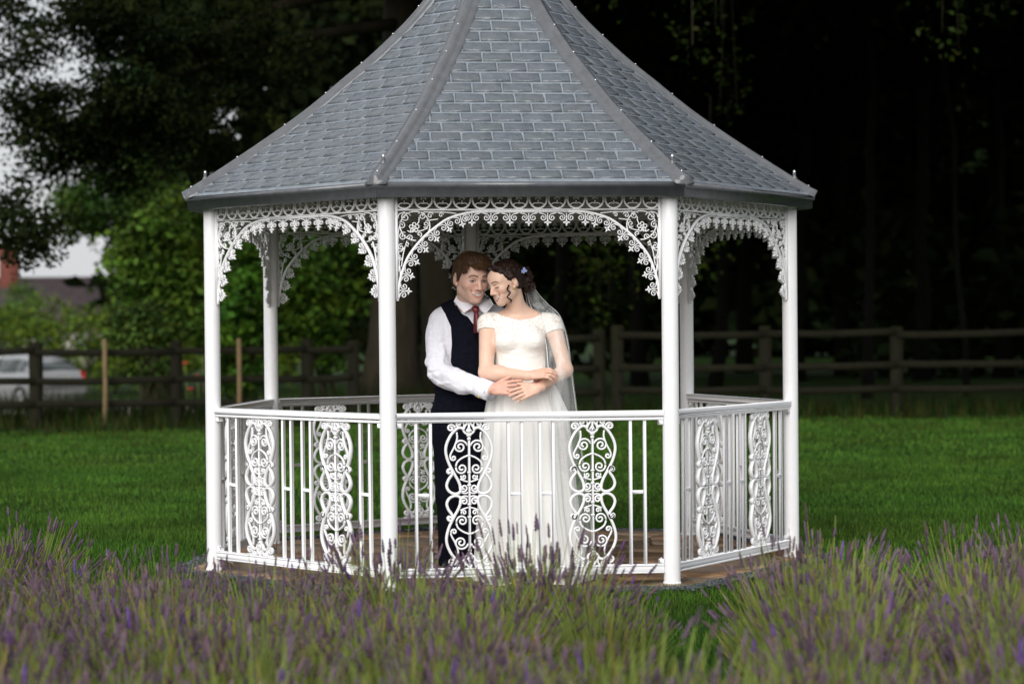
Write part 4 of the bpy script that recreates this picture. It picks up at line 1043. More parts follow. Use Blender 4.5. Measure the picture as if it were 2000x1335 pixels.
MARKS = [(-60, 'the left edge of the picture'), (55, 'the silver car'), (150, 'the rear of the silver car'), (235, 'the nearer pale stake'), (330, 'the fence post beside the gazebo'), (413, 'the left corner post'), (505, 'the left scroll panel'),
         (580, 'the bars between the left scroll panels'), (655, 'the second scroll panel'), (757, 'the front left post'), (835, 'the railing beside the groom'), (910, 'the groom'), (985, 'the place where the couple touch'), (1060, 'the bride'), (1150, 'the scroll panel beside the bride'),
         (1235, 'the last bars of the front railing'), (1311, 'the front right post'), (1385, 'the first right scroll panel'), (1480, 'the last right scroll panel'), (1543, 'the right corner post'), (1625, 'the lawn next to the gazebo'), (1700, 'the gap between two bushes'), (1765, 'the far right fence post'), (1840, 'the dry stalk'), (1910, 'the far right lawn'), (1985, 'the right edge of the picture'), (2060, 'the bottom right corner')]
used_ = {}
for i, (px, d, s, thick, row) in enumerate(spots):
    x = (px - 1000) / FPX * d; l_ = empty('lavender_bush', (x, d, 0)); l_.rotation_euler.z = gl.uniform(0, 6.28); l_.scale = (s * gl.uniform(.9, 1.12), s * gl.uniform(.9, 1.12), s)
    for nm, me_ in zip(('flower_stalks', 'flower_spikes', 'foliage'), (LAV if thick else LAVG)[i % 4]): tag(link(nm, me_, l_), kind='stuff')
    if row == 'outside the frame': tag(l_, 'lavender bush of the same bed just outside the picture', 'lavender', 'lavender bushes in front of the gazebo'); continue
    free = sorted(MARKS, key=lambda q: abs(q[0] - px) + (1e4 if (row, q[1]) in used_ else 0))
    mk = free[0][1]; used_[(row, mk)] = 1
    tag(l_, ('purple' if thick else 'green') + ' lavender bush, ' + row + ', below ' + mk, 'lavender', 'lavender bushes in front of the gazebo')
# dry stalk lying over the bare soil
st_ = MB(); st_.tube(smooth_path([W(1735, 1218, 8.6), W(1800, 1245, 8.3), W(1900, 1268, 8.1), W(1990, 1290, 7.9)], 6), .006, 6)
tag(link('dry_stalk', st_.me('dry_stalk', 'straw')), 'pale dry stalk lying across the bare soil at lower right', 'stalk')
# ================================================================== PEOPLE
def surface_nets(F, org, h):
    """smooth quad mesh of the zero level of a sampled distance field"""
    S = F < 0; nx, ny, nz = F.shape
    c = [S[i:nx - 1 + i, j:ny - 1 + j, k:nz - 1 + k] for i in (0, 1) for j in (0, 1) for k in (0, 1)]
    cnt = sum(x.astype(np.int8) for x in c); act = np.argwhere((cnt > 0) & (cnt < 8))
    idx = np.full((nx - 1, ny - 1, nz - 1), -1, np.int32); idx[tuple(act.T)] = np.arange(len(act))
    off = np.array([(i, j, k) for i in (0, 1) for j in (0, 1) for k in (0, 1)])
    val = np.stack([F[tuple((act + o).T)] for o in off], 1)
    acc = np.zeros((len(act), 3)); num = np.zeros(len(act))
    for a in range(8):
        for b in range(a + 1, 8):
            if np.abs(off[a] - off[b]).sum() != 1: continue
            va, vb = val[:, a], val[:, b]; m_ = (va < 0) != (vb < 0)
            t = np.where(m_, va / np.where(m_, va - vb, 1), 0)[:, None]
            acc += np.where(m_[:, None], off[a] + (off[b] - off[a]) * t, 0); num += m_
    V = org + (act + acc / num[:, None]) * h
    Q = []
    for ax in range(3):
        o1, o2 = (ax + 1) % 3, (ax + 2) % 3
        sl0 = [slice(None)] * 3; sl1 = [slice(None)] * 3
        sl0[ax] = slice(0, -1); sl1[ax] = slice(1, None)
        A, B = S[tuple(sl0)], S[tuple(sl1)]
        e = np.argwhere(A != B); ok = (e[:, o1] > 0) & (e[:, o2] > 0) & (e[:, o1] < F.shape[o1] - 1) & (e[:, o2] < F.shape[o2] - 1); e = e[ok]
        d1 = np.zeros(3, int); d1[o1] = 1; d2 = np.zeros(3, int); d2[o2] = 1
        q = np.stack([idx[tuple((e - d1 - d2).T)], idx[tuple((e - d2).T)], idx[tuple(e.T)], idx[tuple((e - d1).T)]], 1)
        fl = ~A[tuple(e.T)]
        q[fl] = q[fl][:, ::-1]; Q.append(q)
    return V, np.concatenate(Q)

class Field:
    def __init__(s, lo, hi, h, fine=None, hf=.0021, zcoarse=None):
        s.h = h; s.ax = []                                  # the grid is finer inside the box 'fine' (a face), coarser below zcoarse
        for i in range(3):
            cuts = [(lo[i], hi[i], h)]
            if fine is not None:
                a, b = max(lo[i], fine[0][i]), min(hi[i], fine[1][i]); cuts = [(lo[i], a, h), (a, b, hf), (b, hi[i], h)]
            if i == 2 and zcoarse: cuts = [(lo[2], zcoarse, h * 1.8)] + [(max(a, zcoarse), b, st) for a, b, st in cuts if b > zcoarse]
            s.ax.append(np.concatenate([np.arange(a, b - st * .3, st) for a, b, st in cuts if b - a > st]))
        s.F = np.full([len(a) for a in s.ax], 1.0, np.float32)
    def region(s, lo, hi):
        sl = tuple(slice(max(0, int(np.searchsorted(s.ax[i], lo[i])) - 1), max(0, min(s.F.shape[i], int(np.searchsorted(s.ax[i], hi[i])) + 2))) for i in range(3))
        return sl, np.meshgrid(*[s.ax[i][sl[i]] for i in range(3)], indexing='ij', sparse=True)
    def blend(s, sl, d, k, op):
        a = s.F[sl]
        if a.size == 0: return
        d = d.astype(np.float32)
        if op == 'sub':
            d = -d; t = np.clip(.5 - .5 * (a - d) / k, 0, 1); s.F[sl] = a + (d - a) * t + k * t * (1 - t)
        else:
            t = np.clip(.5 + .5 * (a - d) / k, 0, 1); s.F[sl] = a + (d - a) * t - k * t * (1 - t)
    def cone(s, a, b, ra, rb, k=.012, op='add'):
        a, b = np.array(a, float), np.array(b, float); m_ = max(ra, rb) + k + 3 * s.h
        sl, (X, Y, Z) = s.region(np.minimum(a, b) - m_, np.maximum(a, b) + m_)
        ba = b - a; L = max(ba @ ba, 1e-9)
        t = np.clip(((X - a[0]) * ba[0] + (Y - a[1]) * ba[1] + (Z - a[2]) * ba[2]) / L, 0, 1)
        d = np.sqrt((X - a[0] - t * ba[0]) ** 2 + (Y - a[1] - t * ba[1]) ** 2 + (Z - a[2] - t * ba[2]) ** 2) - (ra + (rb - ra) * t)
        s.blend(sl, d, k, op); return s
    def ball(s, c, r, k=.012, op='add'): return s.cone(c, np.array(c) + 1e-5, r, r, k, op)
    def path(s, pts, rads, k=.012):
        for i in range(len(pts) - 1): s.cone(pts[i], pts[i + 1], rads[i], rads[i + 1], k)
        return s
    def ell(s, c, r, k=.02, Rm=None, op='add'):
        c = np.array(c, float); r = np.array(r, float); m_ = r.max() + k + 3 * s.h
        sl, (X, Y, Z) = s.region(c - m_, c + m_)
        x, y, z = X - c[0], Y - c[1], Z - c[2]
        if Rm is not None: x, y, z = (Rm[0, 0] * x + Rm[1, 0] * y + Rm[2, 0] * z, Rm[0, 1] * x + Rm[1, 1] * y + Rm[2, 1] * z, Rm[0, 2] * x + Rm[1, 2] * y + Rm[2, 2] * z)
        k0 = np.sqrt((x / r[0]) ** 2 + (y / r[1]) ** 2 + (z / r[2]) ** 2); k1 = np.sqrt((x / r[0] ** 2) ** 2 + (y / r[1] ** 2) ** 2 + (z / r[2] ** 2) ** 2)
        s.blend(sl, k0 * (k0 - 1) / np.maximum(k1, 1e-6), k, op); return s
    def cut(s, fn):
        X, Y, Z = np.meshgrid(*s.ax, indexing='ij', sparse=True)
        s.F = np.maximum(s.F, fn(X, Y, Z).astype(np.float32)); return s
    def extract(s):
        V, Q = surface_nets(np.pad(s.F, 1, constant_values=1.0), np.zeros(3), 1.0)
        for i in range(3):
            a = np.concatenate([[s.ax[i][0] - s.h], s.ax[i], [s.ax[i][-1] + s.h]]); V[:, i] = np.interp(V[:, i], np.arange(len(a)), a)
        return V, Q

def rotm(yaw=0, pitch=0, roll=0):
    """head frame: x viewer right, y into the picture, z up. yaw>0 turns the face to viewer right, pitch>0 lowers the chin line, roll>0 leans the crown to viewer right"""
    y, p, r = map(math.radians, (yaw, pitch, roll))
    return np.array(Matrix.Rotation(r, 3, 'Y') @ Matrix.Rotation(y, 3, 'Z') @ Matrix.Rotation(p, 3, 'X'))

class Head:
    def __init__(s, org, sc, Rm): s.o = np.array(org, float); s.s = sc; s.R = Rm
    def p(s, x, y, z): return s.o + s.R @ (np.array([x, y, z]) * s.s)
    def local(s, V): return ((V - s.o) @ s.R) / s.s
    def e(s, f, c, r, k=.02, op='add', rot=None):
        f.ell(s.p(*c), np.array(r) * s.s, k * s.s, s.R if rot is None else s.R @ rot, op)
    def c(s, f, a, b, ra, rb, k=.012, op='add'): f.cone(s.p(*a), s.p(*b), ra * s.s, rb * s.s, k * s.s, op)
    def build(s, f, male):
        w = 1.0 if male else .95
        s.e(f, (0, .016, .034), (.076, .096, .086))
        s.e(f, (0, -.022, -.016), (.063 * w, .068, .082), .03)
        s.e(f, (0, -.050, .040), (.058, .042, .045), .03)
        for x in (-1, 1):
            s.c(f, (x * .043 * w, -.004, -.058), (x * .014, -.064, -.092), .016, .017, .03)
            s.e(f, (x * .038 * w, -.060, -.022), (.024, .024, .022), .025)             # cheeks raised by the smile
            s.c(f, (x * .012, -.084, .024), (x * .045, -.066, .026), .009, .008, .014)   # brow
        s.e(f, (0, -.073, -.093), (.019, .018, .015), .02)                              # chin
        for x in (-1, 1):
            s.e(f, (x * .031, -.091, .004), (.018, .012, .010), .010, 'sub')
            s.e(f, (x * .031, -.070, .002), (.0165, .0150, .0125), .005)
            s.c(f, (x * .017, -.0855, -.004), (x * .043, -.078, -.003), .0035, .003, .006)  # lower lid
        s.c(f, (0, -.086, .018), (0, -.106, -.026), .0085, .0100, .012)                 # nose
        s.e(f, (0, -.107, -.030), (.0115, .0115, .0095), .006)
        for x in (-1, 1): s.e(f, (x * .0125, -.096, -.034), (.0075, .0095, .0075), .006)
        s.e(f, (0, -.070, -.063), (.041, .024, .026), .02)                              # muzzle
        # open smile: corners lifted, teeth behind the lips
        mw = .0345 if male else .034
        for k in range(9):
            t = k / 4 - 1; zz_ = -.0635 + .013 * t * t; yy = -.091 + .024 * t * t
            s.e(f, (t * mw, yy, zz_), (.0065, .007, max(.0022, .0085 * (1 - t * t))), .002, 'sub')
        for k in range(8):
            t0, t1 = k / 4 - 1, (k + 1) / 4 - 1
            up_ = lambda t: (t * (mw + .002), -.0925 + .024 * t * t, -.0560 + .0115 * t * t)
            lo_ = lambda t: (t * (mw + .001), -.0890 + .022 * t * t, -.0728 + .0235 * t * t)
            s.c(f, up_(t0), up_(t1), .0040, .0040, .004); s.c(f, lo_(t0), lo_(t1), .0050, .0050, .004)
        for k in range(6):
            t0, t1 = (k - 3) / 3.3, (k - 2) / 3.3; tp = lambda t: (t * mw, -.0838 + .022 * t * t, -.0620 + .014 * t * t)
            s.c(f, tp(t0), tp(t1), .0078 - .003 * abs(t0 + t1) / 2, .0078 - .003 * abs(t0 + t1) / 2, .0015)
        for x in (-1, 1):                                                              # ears
            s.e(f, (x * .080, .012, -.004), (.009, .020, .033), .008, rot=np.array(Matrix.Rotation(x * .35, 3, 'Z') @ Matrix.Rotation(.2, 3, 'X')))
            s.e(f, (x * .090, .004, .002), (.006, .011, .018), .005, 'sub')
            s.e(f, (x * .077, -.004, -.030), (.006, .009, .011), .006)
    def paint(s, V, C, male):
        """tints of lips, brows, lashes, eyes, teeth and blush, by place on the head"""
        L = s.local(V); x, y, z = L.T; ax = np.abs(x); face = (y < -.02) & (np.abs(z) < .14)
        def mix(m_, col):
            m_ = np.clip(m_, 0, 1)[:, None] * face[:, None]; C[:] = C * (1 - m_) + np.array(col) * m_
        g = lambda d, w: np.exp(-(d / w) ** 2)
        mix(.38 * g(np.hypot(ax - .040, z + .022), .022), (.66, .27, .20))
        mix(.30 * g(np.hypot(x, z + .030), .014), (.66, .28, .21))
        if male: mix(.11 * sstep(-.030, -.062, z) * sstep(.0, -.04, y), (.42, .26, .20))
        mw = .0345 if male else .034; t = x / mw
        lipu = np.abs(z - (-.0555 + .0115 * t * t)); lipl = np.abs(z - (-.0755 + .025 * t * t))
        on = (np.abs(t) < 1.12) & (y < -.055)
        mix(on * np.maximum(.9 * g(lipu, .0030), 1.1 * g(lipl, .0045)) * (.8), (.47, .13, .12) if not male else (.50, .19, .16))
        zin = (z < -.0578 + .0115 * t * t) & (z > -.0700 + .022 * t * t)
        mix(on * zin * (np.abs(t) < .95), (.93, .91, .87))
        mix(.8 * on * zin * (z < -.0683 + .020 * t * t) * (np.abs(t) < .8), (.25, .07, .06)); mix(on * .8 * g(np.abs(t) - 1.0, .10) * g(z + .0555 - .0115, .005), (.22, .08, .06))
        sm = np.hypot((ax - .047) * 1.0, 0); fold = np.abs(ax - (.030 + .016 * sstep(-.035, -.075, z))); mix(.15 * g(fold, .004) * (z < -.034) * (z > -.078), (.45, .22, .16))
        bz = .0265 + .004 * np.sin((ax - .012) / .04 * PI) - .004 * sstep(.04, .052, ax)
        mix((ax > .011) & (ax < .053) & (y < -.04), (0, 0, 0)) if False else None
        bw = .0046 if male else .0040
        mix(.9 * g(z - bz, bw) * ((ax > .011) & (ax < .052)), (.07, .04, .022) if male else (.03, .014, .010))
        # eyes: nearly closed by the smile
        ez = .0015 - 16.0 * (ax - .031) ** 2 * (1 if male else -.6) + (0 if male else -.006)
        inn = np.abs(ax - .031) < .0145
        op = .0034 if male else .0018
        mix(1.0 * g(z - ez, op) * inn, (.52, .47, .45)); mix(1.2 * g(z - ez, op * 1.3) * (np.abs(ax - .032) < .0062), (.05, .04, .03))
        mix(1.1 * g(z - ez - (.0042 if male else .0), .0022 if male else .0026) * (np.abs(ax - .032) < .0165), (.035, .02, .016))
        mix(.3 * g(z - ez + .008, .004) * inn, (.45, .24, .18))
        nos = np.hypot(ax - .007, z + .0385); mix(.75 * g(nos, .0035) * (y < -.09), (.16, .06, .05))

def hand(f, wrist, palm, up, spread, curl, side=1, sc=1.0, thumb=(.55, .35), lens=(1, 1.08, 1.0, .82)):
    """wrist -> palm centre direction; 'up' is the back of the hand; four fingers of unequal length, each of three bones, and a thumb"""
    wrist = np.array(wrist, float); d = np.array(palm, float); d /= np.linalg.norm(d); up = np.array(up, float); up -= d * (up @ d); up /= np.linalg.norm(up)
    lat = np.cross(d, up) * side                               # towards the thumb
    P = lambda a, b, c: wrist + (d * a + lat * b + up * c) * sc
    f.cone(P(-.02, 0, 0), P(.02, .004, 0), .0235 * sc, .023 * sc, .01)
    for b in (-.027, -.009, .010, .027): f.cone(P(.018, b * .7, 0), P(.078, b, .001 - abs(b) * .1), .0125 * sc, .0105 * sc, .010)
    for k, b in enumerate((.029, .010, -.010, -.028)):
        ln = lens[k]; dirf = d + lat * (b * 7 * spread); dirf /= np.linalg.norm(dirf); p = P(.078 - .004 * abs(k - 1), b, 0); ang = curl * .35; r = .0092 * (1 if k < 3 else .88)
        for j, (l_, rr_) in enumerate(((.040, 1), (.026, .92), (.021, .82))):
            v = dirf * math.cos(ang) - up * math.sin(ang); q = p + v * l_ * ln * sc
            f.cone(p, q, r * rr_ * sc, r * (rr_ - .09) * sc, .0035)
            p = q; ang += curl * (.55 if j == 0 else .4)
    p = P(.018, .020, -.006); v = d * math.cos(thumb[0]) + lat * math.sin(thumb[0]) - up * thumb[1]; v /= np.linalg.norm(v); q = p + v * .040 * sc
    f.cone(p, q, .0145 * sc, .0112 * sc, .008); v2 = v + d * .45; v2 /= np.linalg.norm(v2); q2 = q + v2 * .030 * sc; f.cone(q, q2, .0108 * sc, .0098 * sc, .004)
    f.cone(q2, q2 + (v2 + d * .2) * .020 * sc, .0098 * sc, .0078 * sc, .003)

def finish(name, f, material, parent, col=None, fold=None, lace=None, rel_to=None, painter=None):
    V, Q = f.extract()
    if fold is not None: V = fold(V)
    C = None
    if col is not None:
        C = np.tile(np.array(col, float), (len(V), 1))
        if painter: painter(V, C)
    at_ = {'Lace': lace(V)} if lace else None
    o = np.array(rel_to) if rel_to is not None else np.array(parent.location)
    return link(name, mesh(name, V - o, [Q], material, True, C, at_), parent)

def wrinkle(amp, s, seed, centre=None, rad=.2, aniso=(1, 1, 1)):
    def fn(V):
        n = fbm(V * np.array(aniso), s, seed, 3); w = np.ones(len(V)) if centre is None else .25 + np.exp(-(np.linalg.norm(V - np.array(centre), axis=1) / rad) ** 2)
        out_ = V.copy(); out_[:, 1] -= amp * np.abs(n) * w; out_[:, 2] += amp * .5 * n * w; out_[:, 0] += amp * .5 * n * w; return out_
    return fn

SKIN_M, SKIN_F = (.84, .53, .42), (.90, .60, .46)

# ------------------------------------------------------------------ groom
DG = 11.16
gf = [W(905, 1118, DG)[0], DG, .02]
groom = empty('person', gf)       # replaced by the body mesh below as the thing itself
COL.objects.unlink(groom); bpy.data.objects.remove(groom)
ROOT_G = Matrix.Translation(gf)
headG = Head(W(919.5, 543.5, 11.02), 1.03, rotm(28, 12, 1))
g_sh = W(862, 628, 11.16); g_el = W(858, 726, 11.05); g_wr = W(953, 762, 10.80); g_sh2 = W(975, 626, 11.24)
def g_torso(f, o=0.0, shoulders=True, hips=True):
    f.ell(W(914, 672, 11.17), (.170 + o, .112 + o, .215 + o), .04)
    f.ell(W(911, 745, 11.16), (.152 + o, .108 + o, .19 + o), .06)
    f.ell(W(908, 812, 11.17), (.163 + o, .115 + o, .12 + o), .05)
    if shoulders:
        f.cone(W(867, 627, 11.18), W(968, 624, 11.22), .058 + o, .058 + o, .05)
        f.cone(W(880, 612, 11.18), W(922, 592, 11.16), .040 + o, .050 + o, .04); f.cone(W(955, 612, 11.2), W(922, 592, 11.16), .040 + o, .050 + o, .04)
def g_legs(f, o=0.0):
    for px in (884, 927):
        f.cone(W(px, 820, 11.17), W(px - 2, 965, 11.15), .088 + o, .066 + o, .03); f.cone(W(px - 2, 965, 11.15), W(px - 4, 1098, 11.19), .062 + o, .044 + o, .02)
fb = Field((-.52, 10.66, .0), (.22, 11.42, 1.74), .0034, (headG.o - (.12, .15, .17), headG.o + (.13, .06, .09)), .0020, .85)
g_torso(fb, -.010); g_legs(fb)
fb.cone(W(916, 612, 11.14), headG.p(0, .022, -.05), .060, .056, .03)
headG.build(fb, True)
fb.cone(g_sh, g_el, .050, .042, .03); fb.cone(g_el, g_wr, .042, .027, .02)
fb.cone(g_sh2, W(1000, 715, 11.22), .050, .042, .03); fb.cone(W(1000, 715, 11.22), W(1035, 748, 11.05), .040, .026, .02)
hdir = W(1000, 757, 10.745) - g_wr
hand(fb, W(960, 760, 10.785), hdir, (.25, -1, .35), .55, .42, -1, .98, (.6, .1))
# fingertips of his other hand, reaching round her back
for i, (px, py) in enumerate(((1052, 741), (1047, 748), (1040, 753))):
    fb.path([W(px + 22, py - 3, 10.92), W(px + 8, py - 3, 10.80), W(px - 8, py + 1, 10.765)], (.0095, .0095, .0078), .003)
for px in (884, 927):
    fb.cone(W(px - 4, 1098, 11.2), W(px - 6, 1114, 11.06), .04, .035, .02)
V, Q = fb.extract(); C = np.tile(np.array(SKIN_M), (len(V), 1)); headG.paint(V, C, True)
hn = np.linalg.norm(V - W(1005, 756, 10.75), axis=1) < .13; C[hn] *= (.97, .86, .84)
person_g = link('person', mesh('person', V - np.array(gf), [Q], 'skin', True, C), None, ROOT_G)
tag(person_g, 'man in navy waistcoat, white shirt and maroon tie, arm around the bride, smiling', 'person')
def gchild(name, me): return link(name, me, person_g)

# shirt
fs = Field((-.54, 10.70, .78), (.2, 11.44, 1.50), .0040)
g_torso(fs, .008)
fs.cone(g_sh, g_el, .062, .053, .03); fs.cone(g_el, g_wr + (g_wr - g_el) * .02, .054, .040, .025)
fs.cone(W(854, 650, 11.14), W(852, 705, 11.08), .056, .055, .03)
fs.cone(W(866, 738, 11.03), W(905, 756, 10.93), .046, .044, .03)
fs.cone(W(916, 622, 11.14), W(919, 596, 11.125), .068, .066, .02)
fs.cone(g_sh2, W(1000, 715, 11.22), .066, .056, .03)
xc = W(928, 600, 11.1)[0]
def sh_cut(X, Y, Z):
    ca = (g_wr - g_el) / np.linalg.norm(g_wr - g_el); near = (X - g_el[0]) * ca[0] + (Y - g_el[1]) * ca[1] + (Z - g_el[2]) * ca[2] - np.linalg.norm(g_wr - g_el) * 1.0
    box = np.where((Y < 10.98) & (X < 0.0), near, -1.0)
    neckz = 1.355 + .0 * X
    nk = np.where(np.hypot(X - W(921, 600, 11.12)[0], (Y - 11.13)) < .085, Z - 1.402, -1.0)
    return np.maximum(np.maximum(box, nk), .95 - Z)
fs.cut(sh_cut)
xw_ = W(884, 640, 11.0)[0]
finish('shirt', fs, 'shirt', person_g, fold=lambda V: V + (1 - (V[:, 2] < W(1000, 738, 11.0)[2]) * (V[:, 1] > 11.0))[:, None] * sstep(xw_ + .0, xw_ - .05, V[:, 0] + .25 * sstep(0, .1, 11.0 - V[:, 1]) * -1)[:, None] * (wrinkle(.013, 5.0, 3, g_el, .13, (1, 1, 1.9))(wrinkle(.007, 8, 5, W(852, 680, 11.05), .2, (1.6, 1, .6))(V)) - V), rel_to=gf)
# double cuff with a link
ca = (g_wr - g_el) / np.linalg.norm(g_wr - g_el)
cu = MB(); p0, p1 = g_wr - ca * .062, g_wr + ca * .022
cu.tube([p0, p0 + ca * .004, p1 - ca * .003, p1, p1 - ca * .004], [.046, .0485, .0475, .0455, .036], 22, True, 1.05)
cuff = gchild('cuff', mesh('cuff', np.concatenate(cu.V) - gf, cu.F, 'shirt', True))
lk = MB().tube([W(935, 775, 10.79) + (0, .004, 0), W(935, 775, 10.775)], .0065, 8); link('cufflink', mesh('cufflink', np.concatenate(lk.V) - gf, lk.F, 'gold'), cuff)
# collar: a stand round the neck with two folded wings
nc = W(921, 596, 11.13)
cb = MB(); ring_n = 30; V = []
for i in range(ring_n + 1):
    a = math.radians(-90 + 14 + (360 - 28) * i / ring_n); cx_, sx_ = math.cos(a), math.sin(a); bk = .5 + .5 * sx_
    for rr_, zz_ in ((1.0, -.02), (1.02, .014 + .022 * bk), (1.07, .016 + .022 * bk), (1.15, -.022), (1.12, -.024)):
        V.append((nc[0] + .006 + .070 * rr_ * cx_, nc[1] + .066 * rr_ * sx_, nc[2] + zz_ + .014))
F = [(i * 5 + k, (i + 1) * 5 + k, (i + 1) * 5 + k + 1, i * 5 + k + 1) for i in range(ring_n) for k in range(4)]
cb.add(np.array(V) - gf, F); col_o = gchild('collar', cb.me('collar', 'shirt', True))
for wing in (((893, 575, 11.085), (926, 598, 11.025), (906, 611, 11.015), (886, 588, 11.075)), ((957, 582, 11.09), (931, 599, 11.025), (948, 614, 11.02), (964, 594, 11.08))):
    P = [W(*q) for q in wing]; wb = MB(); V = []
    for u in np.linspace(0, 1, 7):
        for v in np.linspace(0, 1, 5):
            p = (P[0] * (1 - u) + P[1] * u) * (1 - v) + (P[3] * (1 - u) + P[2] * u) * v
            V.append(p + np.array([0, -.012 * math.sin(PI * u) * (1 - .3 * v) - .006 * math.sin(PI * v), 0]))
    V = np.array(V); V2 = V + (0, .004, 0); n = 35
    F = [(i * 5 + k, (i + 1) * 5 + k, (i + 1) * 5 + k + 1, i * 5 + k + 1) for i in range(6) for k in range(4)]
    bd = [i * 5 for i in range(7)] + [30 + k for k in range(1, 5)] + [i * 5 + 4 for i in range(5, -1, -1)] + [k for k in range(3, 0, -1)]
    wb.add(np.concatenate([V, V2]) - gf, F + [tuple(n + q for q in f[::-1]) for f in F] + [(bd[q], bd[(q + 1) % len(bd)], n + bd[(q + 1) % len(bd)], n + bd[q]) for q in range(len(bd))])
    link('collar_wing', wb.me('collar_wing', 'shirt', True), col_o)
# tie
tk = W(928, 597, 11.0); tb = W(935, 650, 11.0)
ty = MB(); V = []
for t, w, dy in ((0, .009, .010), (.03, .017, .002), (.10, .0195, -.006), (.20, .016, -.008), (.26, .0115, -.004), (.30, .0125, -.004), (.6, .020, -.010), (1.0, .027, -.010)):
    c = tk + (tb - tk) * t
    for x, o in ((-1, .006), (-.4, -.003), (0, -.005), (.4, -.003), (1, .006), (0, .012)): V.append(c + (x * w, dy + o, 0))
F = [(i * 6 + k, i * 6 + (k + 1) % 6, (i + 1) * 6 + (k + 1) % 6, (i + 1) * 6 + k) for i in range(7) for k in range(6)] + [tuple(range(6))[::-1], tuple(range(42, 48))]
ty.add(np.array(V) - gf, F); gchild('tie', ty.me('tie', 'tie', True))
# waistcoat
fw = Field((-.46, 10.92, .72), (.16, 11.42, 1.50), .0038)
g_torso(fw, .017); fw.cone(W(908, 795, 11.165), W(908, 800, 11.165), .10, .10, .06)
zv = W(1000, 646, 11.0)[2]; xv = W(934, 640, 11.0)[0]; ztop = W(1000, 575, 11.1)[2]
arm = [(W(1000, 590, 11.1)[2], W(857, 590, 11.1)[0]), (W(1000, 612, 11.1)[2], W(869, 612, 11.1)[0]), (W(1000, 636, 11.1)[2], W(881, 636, 11.1)[0]), (W(1000, 672, 11.1)[2], W(883, 672, 11.1)[0]), (W(1000, 705, 11.1)[2], W(880, 705, 11.1)[0]), (W(1000, 722, 11.1)[2], W(862, 722, 11.1)[0])]
azs = np.array([a[0] for a in arm])[::-1]; axs = np.array([a[1] for a in arm])[::-1]
def wc_cut(X, Y, Z):
    hw_ = np.maximum(0, (Z - zv) * .72); vcut = np.where((Y < 11.16) & (Z > zv), hw_ - np.abs(X - xv), -1.0)
    neck = .088 - np.hypot(X - nc[0], Y - nc[1]); neck = np.where(Z > 1.40, neck, -1.0)
    ah = np.where(Z > azs[0], np.interp(np.broadcast_to(Z, np.broadcast_shapes(X.shape, Z.shape)), azs, axs) - X, -1.0)
    ah2 = np.where(Z > 1.1, X - W(960, 640, 11.1)[0], -1.0)
    hem = W(1000, 801, 11.05)[2] - Z - .05 * np.exp(-((X - xv + .02) / .06) ** 2) * 0
    return np.maximum.reduce([a * np.ones(np.broadcast_shapes(X.shape, Y.shape, Z.shape)) for a in (vcut, neck, ah, ah2, hem)])
fw.cut(wc_cut)
finish('waistcoat', fw, 'navy', person_g, fold=wrinkle(.004, 6, 9, W(900, 760, 11.05), .2, (1, 1, 2)), rel_to=gf)
bt_ = MB()
for k, py in enumerate((668, 694, 720, 746)): bt_.lathe([(.007, 0), (.007, .002), (.005, .0035)], 10); V = bt_.V.pop(); bt_.V.append(V[:, [0, 2, 1]] * (1, -1, 1) + (W(938, py, 11.0)[0], 11.03 - .002 * k, W(938, py, 11.0)[2]) - gf)
gchild('waistcoat_buttons', bt_.me('waistcoat_buttons', 'navy'))
# trousers and shoes
ft = Field((-.44, 10.96, .02), (.14, 11.42, .98), .0045)
ft.ell(W(908, 812, 11.17), (.176, .126, .13), .05); ft.ell(W(908, 850, 11.18), (.170, .125, .12), .05); g_legs(ft, .017)
ft.cut(lambda X, Y, Z: np.maximum(.065 - Z, Z - .90) + 0 * X + 0 * Y)
finish('trousers', ft, 'navy', person_g, fold=wrinkle(.006, 4, 12, None, .2, (1.5, 1, .8)), rel_to=gf)
for px in (880, 922):
    fsu = Field(W(px, 1114, 11.1) - (.08, .2, .06), W(px, 1114, 11.1) + (.08, .2, .12), .005)
    c = W(px, 1105, 11.1); fsu.cone((c[0], 11.22, .068), (c[0] - .01, 10.98, .062), .043, .036, .02); fsu.cone((c[0], 11.2, .07), (c[0], 11.2, .11), .045, .045, .02)
    fsu.cut(lambda X, Y, Z: .024 - Z + 0 * X + 0 * Y); finish('shoe', fsu, 'shoe', person_g, rel_to=gf)
# hair
def hair_strands(H, roots_fn, n, material, parent, base, seed, length, flow, width=.0022, tint=(1, 1, 1), lift=.004):
    g = np.random.default_rng(seed); R0, N0 = roots_fn(g, n); K = 5; V = np.zeros((n, K, 2, 3)); p = R0.copy()
    ln = length(R0, g)
    for k in range(K):
        fl = flow(p, g); fl /= np.linalg.norm(fl, axis=1)[:, None]
        sd = np.cross(fl, N0); sd /= np.linalg.norm(sd, axis=1)[:, None] + 1e-9; w = width * (1 - .75 * (k / (K - 1)) ** 2)
        V[:, k, 0] = p - sd * w; V[:, k, 1] = p + sd * w
        p = p + fl * (ln / (K - 1))[:, None]
        # stay outside the scalp ellipsoid
        q = (p - np.array([0, .016, .034])) / np.array([.080, .100, .090]); r = np.linalg.norm(q, axis=1); low = r < 1.0
        p[low] = np.array([0, .016, .034]) + (q[low] / r[low][:, None] * 1.01) * np.array([.080, .100, .090])
        p += N0 * lift * .25
    Vw = (V.reshape(-1, 3) * H.s) @ H.R.T + H.o - np.array(base)
    i0 = np.arange(n)[:, None] * (K * 2); F = np.concatenate([i0 + np.array([[2 * k, 2 * k + 1, 2 * k + 3, 2 * k + 2]]) for k in range(K - 1)])
    t = g.uniform(.5, 2.1, n)[:, None] * np.array(tint)
    return link('hair_strands', mesh('hair_strands', Vw, [F], material, True, np.repeat(t, K * 2, 0)), parent)
